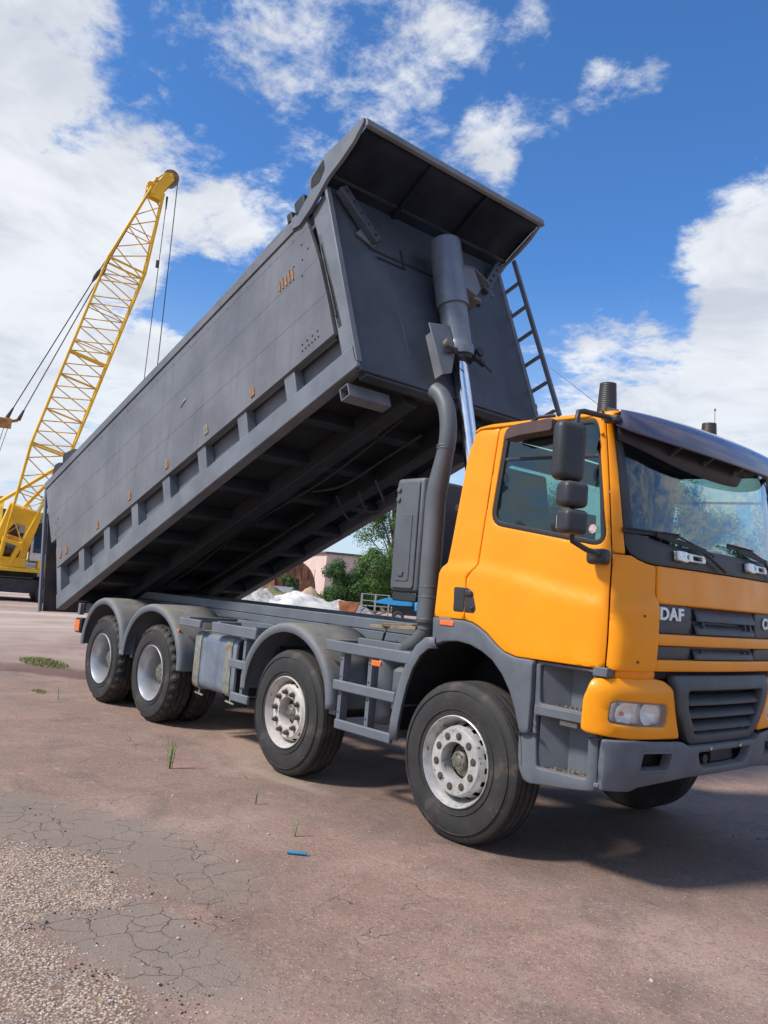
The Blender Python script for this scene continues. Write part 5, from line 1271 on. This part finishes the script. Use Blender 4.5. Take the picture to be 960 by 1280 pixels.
b_ = MB(); b_.prism(fillet([(-.25, 3.3), (.25, 3.3), (.25, 4.1), (.1, 4.4), (-.1, 4.4), (-.25, 4.1)], .06), -.12, .12); b_.v = [v+Vector((tip.x, tip.y-.25, 0)) for v in b_.v]; b_.tube([Vector((tip.x, tip.y-.25, 3.3)), Vector((tip.x, tip.y-.25, 3.0)), Vector((tip.x+.2, tip.y-.25, 2.75)), Vector((tip.x, tip.y-.25, 2.55)), Vector((tip.x-.2, tip.y-.25, 2.7))], .05, 8); b_.build('hook_block', M_YEL, CR, bevel=.02)
# pendant ropes to the floating spreader
SPR = Vector((-33.75, 6.05, 7.75))
pt1 = B0+ax_*(LB*.975)+hd_v*.32
b_ = MB()
for s, d2 in ((-.45, Vector((0, 0, 0))), (.30, Vector((.1, .45, -.02)))):
    a_ = pt1+side_*s*.8; c_ = SPR+Vector((.02, .05, .15))+d2; b_.tube([a_, c_], .024, 6)
    mid = a_.lerp(c_, .36 if s < 0 else .345); dd_ = (c_-a_).normalized(); b_.tube([mid-dd_*.35, mid-dd_*.12, mid+dd_*.12, mid+dd_*.35], [.03, .085, .085, .03], 8)
    b_.tube([c_-dd_*.5, c_], [.04, .09], 8); b_.tube([a_, a_+dd_*.5], [.09, .04], 8)
b_.build('pendant_rope', M_CABLE, CR)
b_ = MB(); mx = Matrix.Translation(SPR) @ Matrix.Rotation(R(70), 4, 'Z'); b_.box(-.55, .25, -.2, .2, -.30, .12, mx); b_.box(-1.2, -.5, -.15, .15, -.25, .22, mx); b_.tube([SPR+Vector((.0, -.1, -.1)), SPR+Vector((.1, .5, .12))], .07, 8); b_.build('rope_spreader', mat('spreader_paint', (.42, .20, .05), .5, var=.5, vscale=2), CR, bevel=.03)
b_ = MB()
for k in range(4): b_.tube([SPR+Vector((0, -.35+k*.16, -.3)), C0+S_*(-1.9+k*.1)+F_*2.2+Vector((0, 0, 4.6))], .014, 5)
b_.build('luffing_rope', M_CABLE, CR)
b_ = CB(); 
for s in (-2.2, -.9): b_.beam((s, 0, 1.8), (s+.1, 2.4, 4.6), .14, .14); b_.beam((s, 2.5, 1.8), (s+.1, 2.4, 4.6), .12, .12)
b_.beam((-2.2, 2.4, 4.6), (-.8, 2.4, 4.6), .16, .16); b_.build('gantry_frame', M_YEL, CR, bevel=.01)
q0 = bp_(.27, -1, 1); q1 = cpnt(-2.9, -.6, 2.6)
b_ = MB(); b_.tube([q0, q1], .085, 10); b_.tube([bp_(.27, 1, 1), cpnt(-1.5, -.4, 2.0)], .075, 10); b_.build('boom_stop_tube', M_YEL, CR, smooth=60)
# ================================================================== BUILDINGS AND YARD
M_CONC = mat('grey_render_wall', (.33, .30, .27), .85, var=.12, vscale=.4, streak=.2)
M_PINK = mat('pink_render_wall', (.62, .46, .40), .85, var=.06, vscale=.4, streak=.1)
M_ROOF = mat('bitumen_roof_edge', (.10, .09, .085), .8, var=.2)
M_WIN = mat('dark_window_glass', (.05, .055, .06), .15, var=.2)
def frame_m(o, ang): return Matrix.Translation(o) @ Matrix.Rotation(R(ang), 4, 'Z')
def building(name, o, ang, lx, ly, h, mt, label, cols, z0, z1, wwid, gap, roofh=.25, start=1.5):
    X = frame_m(o, ang); b_ = MB(X); b_.box(0, lx, 0, ly, 0, h); w = b_.build(name, mt, None); tag(w, label, 'building')
    b_ = MB(X); b_.box(-.25, lx+.25, -.25, ly+.25, h+.003, h+roofh); b_.build('roof', M_ROOF, w, bevel=.02)
    for i in range(cols):
        x = start+i*gap
        b_ = MB(X); b_.box(x, x+wwid, -.05, -.004, z0, z1); f = b_.build('window', M_CONC if mt is M_PINK else M_CRW, w)
        b_ = MB(X); b_.box(x+.08, x+wwid/2-.04, -.07, -.052, z0+.08, z1-.08); b_.box(x+wwid/2+.04, x+wwid-.08, -.07, -.052, z0+.08, z1-.08); b_.build('window_pane', M_WIN, f)
    return w
building('warehouse', (-66, -14, 0), 76, 44, 16, 5.2, M_CONC, 'long grey rendered warehouse behind the yellow crane', 9, 1.6, 3.2, 2.6, 4.6)
building('pink_building', (-71.9, 53.0, 0), 70, 30, 18, 5.55, M_PINK, 'pale pink flat-roofed building behind the green trees', 6, 3.0, 4.1, 1.3, 3.4, start=3.2)
# rusty half-round steel tank/shed with a dark mouth
X = frame_m((-57.6, 38.6, 0), 52)
arc = [(-2.6+0*0, 0)] + [(-2.6*math.cos(PI*i/16)*1.0, 1.2+2.75*math.sin(PI*i/16)) for i in range(17)] + [(2.6, 0)]
b_ = MB(X); n_ = len(arc); inn = [(-1.25, 0), (-1.25, 2.1), (.2, 2.1), (.2, 0)]
b_.prism([(x*.75, z) for x, z in arc], 0, 6); RT = b_.build('rusty_shed', mat('rusted_steel_sheet', (.17, .065, .035), .8, var=.35, vscale=1.5, streak=.5, spots=(.30, .13, .07), spotscale=1.2, spotcut=.58), None, smooth=50)
tag(RT, 'round-topped rusty brown steel shed in front of the pink building', 'shed')
b_ = MB(X); b_.box(-.9, .55, -.02, -.004, .05, 2.2); b_.build('doorway', M_DARK, RT)
b_ = MB(X)
for k in range(7): b_.box(-1.8+k*.62, -1.76+k*.62, -.03, -.004, 2.25, 3.2)
b_.build('sheet_ribs', M_RUSTP, RT)
b_ = MB(frame_m((-59.5, 36.0, 0), 50)); b_.box(0, 1.6, 0, 1.0, 0, 2.2); o = b_.build('brick_stub_wall', mat('orange_brick', (.40, .17, .09), .85, var=.2, vscale=3), None, bevel=.03); tag(o, 'short orange brick wall left of the rusty shed', 'wall')
def blob(name, c, rx, ry, h, mt, seed, label, cat, ang=0, rough=.12, n=40, cone=.8):
    mb = MB(); rows = []
    for i in range(14):
        q = i/13; row = []
        for k in range(n+1):
            t = 2*PI*(k % n)/n; rr = q
            z = h*((1-q)**cone)*(1-.15*q) if q < 1 else -.05
            d = noise.noise(Vector((math.cos(t)*rr*2.2+seed, math.sin(t)*rr*2.2, seed*.7)))
            d2 = noise.noise(Vector((math.cos(t)*rr*7+seed, math.sin(t)*rr*7, 4)))
            x = math.cos(t)*rr*rx*(1+d*.25); y = math.sin(t)*rr*ry*(1+d*.25)
            z = max(-.05, z*(1+d*.5)+(d2*rough*h if 0 < q < 1 else 0))
            v = Vector((x, y, z)); v.rotate(Matrix.Rotation(R(ang), 3, 'Z')); row.append(v+Vector(c))
        rows.append(row)
    mb.grid(rows); o = mb.build(name, mt, None, smooth=60); tag(o, label, cat); return o
M_SAND = mat('white_crushed_stone', (.66, .62, .56), .95, var=.14, vscale=1.2, bump=.9, bscale=8)
M_GRAV = mat('grey_gravel', (.40, .37, .35), .95, var=.2, vscale=1.5, bump=.9, bscale=8)
M_DIRT = mat('sandy_dirt', (.42, .31, .20), .95, var=.2, vscale=1, bump=.9, bscale=6)
M_RUBB = mat('broken_rubble', (.42, .39, .35), .9, var=.4, vscale=2.5, bump=.9, bscale=4)
blob('stone_heap', (-45.6, 30.6, 0), 3.2, 3.0, 1.40, M_SAND, 1.3, 'white heap of crushed stone seen over the truck frame', 'heap', 0)
blob('gravel_heap', (-44.6, 34.0, 0), 2.6, 2.4, 1.0, M_GRAV, 5.1, 'pale grey gravel heap right of the white stone heap', 'heap')
blob('dirt_heap', (-49.5, 34.8, 0), 2.4, 2.2, 1.35, M_DIRT, 8.3, 'low sandy dirt heap in front of the rusty shed', 'heap')
blob('rubble_heap', (-47.6, 27.8, 0), 3.0, 3.0, 1.55, M_RUBB, 2.7, 'heap of broken rubble at the left end of the piles', 'heap', 0, .35)
blob('grassy_mound', (-52.5, 33.2, 0), 4.2, 3.0, 1.25, mat('weedy_soil', (.16, .16, .07), .95, var=.4, vscale=1.2, bump=.9, bscale=3), 6.6, 'weedy mound behind the white stone heap', 'mound', 20, .25)
# rusty skip, steel rack, scrap
X = frame_m((-41.3, 32.2, 0), 45) @ Matrix.Scale(.62, 4)
b_ = MB(X); b_.prism([(-.9, .05), (.8, .05), (1.3, 1.25), (-1.2, 1.25)], 0, 1.3); o = b_.build('rusty_skip', mat('orange_rust', (.34, .12, .05), .8, var=.35, vscale=2), None, bevel=.03); tag(o, 'small orange rusty metal skip beside the gravel heap', 'skip')
b_ = MB(X); b_.box(-1.0, 1.1, .12, 1.18, 1.2, 1.252); b_.build('skip_inside', M_DARK, o)
X = frame_m((-39.6, 31.9, 0), 45); b_ = MB(X)
for x in (0, .95, 1.9):
    for y in (0, .8): b_.box(x, x+.06, y, y+.06, 0, 1.45)
for z in (.6, .95, 1.4):
    for y in (0, .8): b_.box(0, 1.96, y-.01, y+.05, z, z+.05)
o = b_.build('steel_rack', mat('pale_steel', (.36, .35, .33), .5, .3), None); tag(o, 'pale open steel rack standing beside the rusty skip', 'rack')
b_ = MB()
for k in range(12):
    a = Vector((-38.4+rnd.uniform(-1.3, 1.3), 32.4+rnd.uniform(-1.0, 1.2), rnd.uniform(.05, .3))); d = Vector((rnd.uniform(-1, 1), rnd.uniform(-1, 1), rnd.uniform(-.1, .35)))
    b_.beam(a, a+d*1.3, .09, .07)
o = b_.build('scrap_pile', mat('scrap_steel', (.15, .11, .09), .8, var=.4), None); tag(o, 'low pile of brown scrap bars in front of the steel rack', 'scrap', kind=None)
for k, (x, y, r__) in enumerate(((-55.2, 36.0, .75), (-53.9, 37.2, .6))):
    b_ = MB(frame_m((x, y, r__*.9), 48)); b_.lathe([(0, -1.0), (r__*.8, -1.0), (r__, -.85), (r__, .85), (r__*.8, 1.0), (0, 1.0)], axis='x' if k == 0 else 'y', n=20)
    o = b_.build('steel_drum', mat('dull_zinc', (.25, .25, .25), .6, .2, var=.2), None); tag(o, ('long grey cylinder lying on its side behind the weeds' if k == 0 else 'smaller grey drum at the foot of the rusty shed doorway'), 'drum')
# blue tractor, mostly hidden behind the exhaust
M_BLUE = mat('bright_blue_paint', (.03, .30, .62), .4, var=.08, coat=.3)
X = frame_m((-29.9, 25.9, 0), 49)
BT_ = empty('blue_tractor', (-29.2, 26.4, 0), 'small bright blue tractor parked behind the truck frame near the exhaust', 'tractor')
b_ = MB(X); b_.prism(fillet([(-.9, 1.02), (-.2, 1.32), (.5, 1.36), (1.25, 1.20), (1.30, 1.0), (.6, .96)], .08, 4), -.5, .5); b_.build('bonnet', M_BLUE, BT_, bevel=.04, segs=3)
b_ = MB(X); b_.box(1.42, 2.6, -.55, .55, .72, 1.22); b_.box(1.9, 2.7, -.6, .6, 1.0, 1.32); b_.build('rear_fender', M_BLUE, BT_, bevel=.08, segs=3)
b_ = MB(X); b_.box(.2, 2.3, -.22, .22, .45, .95); b_.box(1.28, 1.42, -.3, .3, .9, 1.35); b_.tube([(1.35, 0, 1.2), (1.32, 0, 1.75)], .02, 8); b_.build('tractor_frame', M_CRD, BT_, bevel=.02)
for x, r__, yy in ((.55, .33, -.62), (.55, .33, .44), (2.2, .58, -.72), (2.2, .58, .46)):
    b_ = MB(X); b_.lathe([(r__*.5, 0), (r__*.85, -.01), (r__, .04), (r__, .2), (r__*.85, .25), (r__*.5, .24)], origin=(x, yy, r__), n=28); w_ = b_.build('tyre', M_TYRE, BT_, smooth=40)
    b_ = MB(X); b_.lathe([(0, .06), (r__*.5, .03), (r__*.52, .12), (0, .14)], origin=(x, yy, r__), n=20); b_.build('tyre_rim', M_CRW, w_)

# ---- trees ---------------------------------------------------------
def leafm(nm, c1, c2):
    mt = bpy.data.materials.new(nm); mt.use_nodes = True; n = mt.node_tree.nodes; l = mt.node_tree.links; b = n['Principled BSDF']
    g = n.new('ShaderNodeNewGeometry'); r = n.new('ShaderNodeMix'); r.data_type = 'RGBA'; l.new(g.outputs['Random Per Island'], r.inputs[0]); r.inputs[6].default_value = (*c1, 1); r.inputs[7].default_value = (*c2, 1)
    x = n.new('ShaderNodeTexNoise'); x.inputs['Scale'].default_value = .7; t = n.new('ShaderNodeTexCoord'); l.new(t.outputs['Object'], x.inputs['Vector'])
    m2 = n.new('ShaderNodeMix'); m2.data_type = 'RGBA'; m2.blend_type = 'MULTIPLY'; m2.inputs[0].default_value = .8; l.new(r.outputs[2], m2.inputs[6])
    cr = n.new('ShaderNodeMapRange'); l.new(x.outputs['Fac'], cr.inputs[0]); cr.inputs[1].default_value = .35; cr.inputs[2].default_value = .65; cr.inputs[3].default_value = .55; cr.inputs[4].default_value = 1.3
    l.new(cr.outputs[0], m2.inputs[7]); l.new(m2.outputs[2], b.inputs['Base Color']); b.inputs['Roughness'].default_value = .65
    tl = n.new('ShaderNodeBsdfTranslucent'); l.new(m2.outputs[2], tl.inputs[0]); ms = n.new('ShaderNodeMixShader'); ms.inputs[0].default_value = .3; l.new(b.outputs[0], ms.inputs[1]); l.new(tl.outputs[0], ms.inputs[2]); l.new(ms.outputs[0], n['Material Output'].inputs[0])
    return mt
LG1 = leafm('leaf_green', (.055, .12, .022), (.13, .24, .05)); LG2 = leafm('leaf_dark_green', (.030, .075, .015), (.08, .17, .035))
M_BARK = mat('bark', (.12, .09, .065), .9, var=.3)
def tree(name, loc, h, rad, seed, label, cat, leaf, nleaf=9000, ls=.17, crown_lo=.12, shape=1.0, ncl=26):
    rn = random.Random(seed); root = empty(name, loc, label, cat); L0 = Vector(loc)
    tb = MB(); top = L0+Vector((rn.uniform(-.3, .3), rn.uniform(-.3, .3), h*.75)); tb.tube([L0+Vector((0, 0, -.1)), L0.lerp(top, .3)+Vector((.1, 0, 0)), L0.lerp(top, .65), top], [h*.022, h*.017, h*.011, h*.004], 8)
    clumps = []
    for i in range(ncl):
        f = rn.uniform(crown_lo, .96); prof = (math.sin(PI*min(1, (f-crown_lo+.18)/(1.2-crown_lo)))**.7)
        a = rn.uniform(0, 2*PI); rr = rad*prof*rn.uniform(.35, .95)*shape
        c = L0+Vector((math.cos(a)*rr, math.sin(a)*rr, h*f)); clumps.append((c, rad*rn.uniform(.22, .42)))
        if i % 2: b0 = L0.lerp(top, min(.95, f*.8)); tb.tube([b0, b0.lerp(c, .5)+Vector((0, 0, .15)), c], [h*.007, h*.004, h*.002], 5, cap=False)
    tb.build('trunk', M_BARK, root, smooth=60)
    vs_ = []; fs = []
    for i in range(nleaf):
        c, r = clumps[rn.randrange(len(clumps))]
        d = Vector((rn.gauss(0, 1), rn.gauss(0, 1), rn.gauss(0, .8))).normalized()*r*(rn.random()**.35)*rn.uniform(.8, 1.15)
        p = c+d
        if p.z < L0.z+.1: continue
        n_ = (d.normalized()+Vector((rn.uniform(-.8, .8), rn.uniform(-.8, .8), rn.uniform(-.2, 1)))).normalized(); a = n_.orthogonal().normalized(); b = n_.cross(a); t = rn.uniform(0, 2*PI)
        a2 = a*math.cos(t)+b*math.sin(t); b2 = n_.cross(a2); s = ls*rn.uniform(.6, 1.3); k = len(vs_)
        vs_ += [p-a2*s, p+b2*s*.45, p+a2*s, p-b2*s*.45]; fs.append((k, k+1, k+2, k+3))
    me = bpy.data.meshes.new('crown'); me.from_pydata([tuple(v) for v in vs_], [], fs); me.materials.append(leaf); o = bpy.data.objects.new('crown', me); COL.objects.link(o); setparent(o, root)
    return root
tree('broadleaf_tree', (-48.8, 42.6, 0), 12.5, 3.8, 11, 'tall light green tree partly hidden by the air intake box', 'tree', LG1, 42000, .10, .05, 1.0, 60)
tree('broadleaf_tree', (-47.5, 39.0, 0), 5.0, 2.4, 12, 'bushy green tree left of the tall one, branches over the pink wall', 'tree', LG1, 20000, .095, .02)
tree('shrub', (-47.9, 36.7, 0), 3.7, 2.0, 13, 'round dark green shrub in front of the pink building', 'shrub', LG2, 20000, .09, .0)
tree('broadleaf_tree', (-18.6, 36.0, 0), 8.6, 2.7, 21, 'tree seen through the left part of the windscreen', 'tree', LG2, 20000, .075, .05)
tree('broadleaf_tree', (-16.6, 37.4, 0), 7.0, 2.6, 22, 'lower tree seen through the middle of the windscreen', 'tree', LG1, 18000, .075, .05)
tree('broadleaf_tree', (-13.6, 37.8, 0), 8.4, 2.8, 23, 'tree seen through the right part of the windscreen', 'tree', LG2, 20000, .075, .05)
tree('broadleaf_tree', (-25.5, 33.5, 0), 8.0, 3.0, 24, 'green tree seen through the door window and rear window', 'tree', LG1, 18000, .085, .05)
tree('shrub', (-55.4, 36.6, 0), 2.6, .9, 15, 'bright green weed bush growing beside the rusty shed', 'shrub', LG1, 1800, .10, .0)

# ================================================================== SMALL THINGS ON THE GROUND
LGW = leafm('weed_green', (.10, .20, .03), (.22, .34, .08))
def weed(loc, h, n, label, seed, spread=.02, group=None):
    rn = random.Random(seed); vs_ = []; fs = []; L0 = Vector(loc)
    for i in range(n):
        a = rn.uniform(0, 2*PI); b0 = L0+Vector((math.cos(a), math.sin(a), 0))*rn.uniform(0, spread); d = Vector((math.cos(a)*.12, math.sin(a)*.12, 1))
        hh = h*rn.uniform(.45, 1); w = .0045+.003*rn.random(); s = Vector((-math.sin(a), math.cos(a), 0))*w; k = len(vs_)
        vs_ += [b0-s, b0+s, b0+d*hh*.55+s*.8, b0+d*hh*.55-s*.8, b0+d*hh+Vector((math.cos(a), math.sin(a), 0))*hh*.10]; fs += [(k, k+1, k+2, k+3), (k+3, k+2, k+4)]
        for j in range(5):
            q = b0+d*hh*rn.uniform(.15, .95); aa = rn.uniform(0, 2*PI); o_ = Vector((math.cos(aa), math.sin(aa), .6))*h*.055*rn.uniform(.6, 1.2); s2 = Vector((-math.sin(aa), math.cos(aa), 0))*h*.022; k = len(vs_)
            vs_ += [q, q+o_*.5+s2, q+o_, q+o_*.5-s2]; fs.append((k, k+1, k+2, k+3))
    me = bpy.data.meshes.new('weed'); me.from_pydata([tuple(v) for v in vs_], [], fs); me.materials.append(LGW); o = bpy.data.objects.new('weed', me); COL.objects.link(o)
    return tag(o, label, 'weed', group)
weed((-2.58, -.72, 0), .36, 6, 'tallest green weed, growing from a crack left of the second front wheel', 1, .02)
weed((-1.33, -.65, 0), .24, 2, 'thin dry stalk between the two front wheels', 2, .005)
weed((-.57, -.83, 0), .17, 3, 'short green stalk just above the blue tube', 3, .008)
weed((-6.3, -.35, 0), .25, 3, 'thin weed on the left beyond the cracked patch', 4, .02)
tf = MB(); rn = random.Random(5)
def tuft(cx, cy, rx, ry, n, h, label, seed):
    rn = random.Random(seed); vs_ = []; fs = []
    for i in range(n):
        t = rn.uniform(0, 2*PI); q = math.sqrt(rn.random()); b0 = Vector((cx+math.cos(t)*q*rx, cy+math.sin(t)*q*ry, 0)); a = rn.uniform(0, 2*PI); hh = h*rn.uniform(.4, 1)*(1.1-q*.6); s = Vector((-math.sin(a), math.cos(a), 0))*.008; k = len(vs_)
        vs_ += [b0-s, b0+s, b0+Vector((math.cos(a)*hh*.4, math.sin(a)*hh*.4, hh))]; fs.append((k, k+1, k+2))
    me = bpy.data.meshes.new('grass_tuft'); me.from_pydata([tuple(v) for v in vs_], [], fs); me.materials.append(mat('dry_grass', (.22, .24, .07), .8, var=.3, vscale=3)); o = bpy.data.objects.new('grass_tuft', me); COL.objects.link(o); tag(o, label, 'grass')
tuft(-10.15, .75, .75, .32, 900, .10, 'yellow-green grass tuft behind the rust-red stain', 1)
tuft(-10.9, .0, .35, .12, 250, .05, 'small thin grass tuft left of the larger yellow-green one', 2)
tuft(-7.0, .0-.35, .18, .08, 120, .05, 'tiny grass tuft in front of the rearmost wheel', 3)
# blue plastic tube
b_ = MB(); b_.tube([(-.300, -1.070, .012), (-.215, -.985, .012)], .011, 14); b_.tube([(-.235, -1.005, .012), (-.233, -1.003, .012)], .0125, 14); o = b_.build('plastic_tube', mat('blue_plastic', (.04, .20, .33), .4, var=.2, vscale=20), None); tag(o, 'small blue plastic tube lying on the red asphalt', 'tube')
# loose stones
M_ST = mat('pale_pebble', (.46, .38, .33), .85, var=.3, vscale=30)
M_ST2 = mat('dark_crumb', (.05, .045, .042), .9, var=.3, vscale=30)
def stone_geo(rn, c, s):
    bm = bmesh.new(); bmesh.ops.create_icosphere(bm, subdivisions=1, radius=1)
    sc = Vector((rn.uniform(.7, 1.2), rn.uniform(.7, 1.2), rn.uniform(.45, .8)))*s; rot = Matrix.Rotation(rn.uniform(0, 6.3), 3, 'Z')
    vs_ = []
    for v in bm.verts:
        p = v.co*(1+rn.uniform(-.22, .22)); vs_.append(rot @ Vector((p.x*sc.x, p.y*sc.y, p.z*sc.z))+Vector(c)+Vector((0, 0, sc.z*.55)))
    fs = [tuple(v.index for v in f.verts) for f in bm.faces]; bm.free(); return vs_, fs
rn = random.Random(9)
def onground(px_, py_):    # a spread of positions over the near yard, thinning with distance
    return None
cnt = 0
f2 = Vector((-.757, .653)); s2 = Vector((.653, .757)); c2 = Vector((3.87, -4.11))
while cnt < 46:
    d = rn.uniform(2.4, 6.4); l_ = rn.uniform(-.46, .46)*d; p = c2+f2*d+s2*l_
    if p.y > -.25 and -8 < p.x < 1.4: continue
    v, f = stone_geo(rn, (p.x, p.y, 0), rn.uniform(.006, .014)); o = mkobj('pebble', v, f, M_ST, None, smooth=0); tag(o, 'small loose pale stone lying on the red asphalt', 'stone', 'loose stones scattered over the asphalt'); cnt += 1
vs_, fs = [], []
for i in range(2600):
    d = 2.2+rn.random()**1.5*7; l_ = rn.uniform(-.5, .5)*d; p = c2+f2*d+s2*l_
    if p.y > -.1 and -8 < p.x < 1.3: continue
    v, f = stone_geo(rn, (p.x, p.y, 0), rn.uniform(.0014, .0042)); k = len(vs_); vs_ += v; fs += [tuple(q+k for q in t) for t in f]
o = mkobj('grit', vs_, fs, M_ST, None, smooth=0); tag(o, 'fine pale grit scattered over the asphalt', 'grit', kind='stuff')
vs_, fs = [], []
def in_patch(x, y):
    q = noise.noise(Vector((x*2.6, y*2.6, 1)))*.42+noise.noise(Vector((x*8, y*8, 3)))*.14
    def e(cx, cy, rx, ry, rot):
        a = R(rot); dx, dy = x-cx, y-cy; u = (dx*math.cos(a)+dy*math.sin(a))/rx; v = (-dx*math.sin(a)+dy*math.cos(a))/ry; return math.hypot(u, v)+q
    return min(e(.62, -3.25, 1.5, .66, 2), e(-.66, -2.52, .62, .42, 18))
m_ = 0
while m_ < 10500:
    x, y = rn.uniform(-1.2, 1.9), rn.uniform(-4.1, -1.8)
    pq = in_patch(x, y)
    if pq > .98 and not (pq < 1.45 and rn.random() < .13*(1.5-pq)*2): continue
    v, f = stone_geo(rn, (x, y, -.001), rn.uniform(.0022, .0075)); k = len(vs_); vs_ += v; fs += [tuple(q+k for q in t) for t in f]; m_ += 1
gm_ = bpy.data.materials.new('mixed_gravel'); gm_.use_nodes = True; n = gm_.node_tree.nodes; g = n.new('ShaderNodeNewGeometry'); cr = n.new('ShaderNodeValToRGB'); gm_.node_tree.links.new(g.outputs['Random Per Island'], cr.inputs[0])
cr.color_ramp.elements[0].color = (.27, .19, .145, 1); cr.color_ramp.elements[1].color = (.62, .52, .44, 1); e_ = cr.color_ramp.elements.new(.5); e_.color = (.47, .355, .275, 1)
gm_.node_tree.links.new(cr.outputs[0], n['Principled BSDF'].inputs['Base Color']); n['Principled BSDF'].inputs['Roughness'].default_value = .9
o = mkobj('gravel', vs_, fs, gm_, None, smooth=0); tag(o, 'sandy mixed gravel covering the broken asphalt, lower left', 'gravel', kind='stuff')
vs_, fs = [], []
m2_ = 0
while m2_ < 260:
    x, y = rn.uniform(-1.3, 1.8), rn.uniform(-3.6, -1.7); pq = in_patch(x, y)
    if not (.9 < pq < 1.22) or noise.noise(Vector((x*4, y*4, 9))) < .12: continue
    v, f = stone_geo(rn, (x, y, 0), rn.uniform(.002, .007)*(1.6 if rn.random() < .06 else 1)); k = len(vs_); vs_ += v; fs += [tuple(q+k for q in t) for t in f]; m2_ += 1
for (cx, cy, n_) in ((1.0, 2.4, 14), (.4, -1.9, 10), (-1.5, -2.1, 10)):
    for i in range(n_):
        v, f = stone_geo(rn, (cx+rn.gauss(0, .14), cy+rn.gauss(0, .08), 0), rn.uniform(.002, .008)); k = len(vs_); vs_ += v; fs += [tuple(q+k for q in t) for t in f]
o = mkobj('asphalt_crumbs', vs_, fs, M_ST2, None, smooth=0); tag(o, 'dark broken asphalt crumbs along the gravel edge', 'crumbs', kind='stuff')
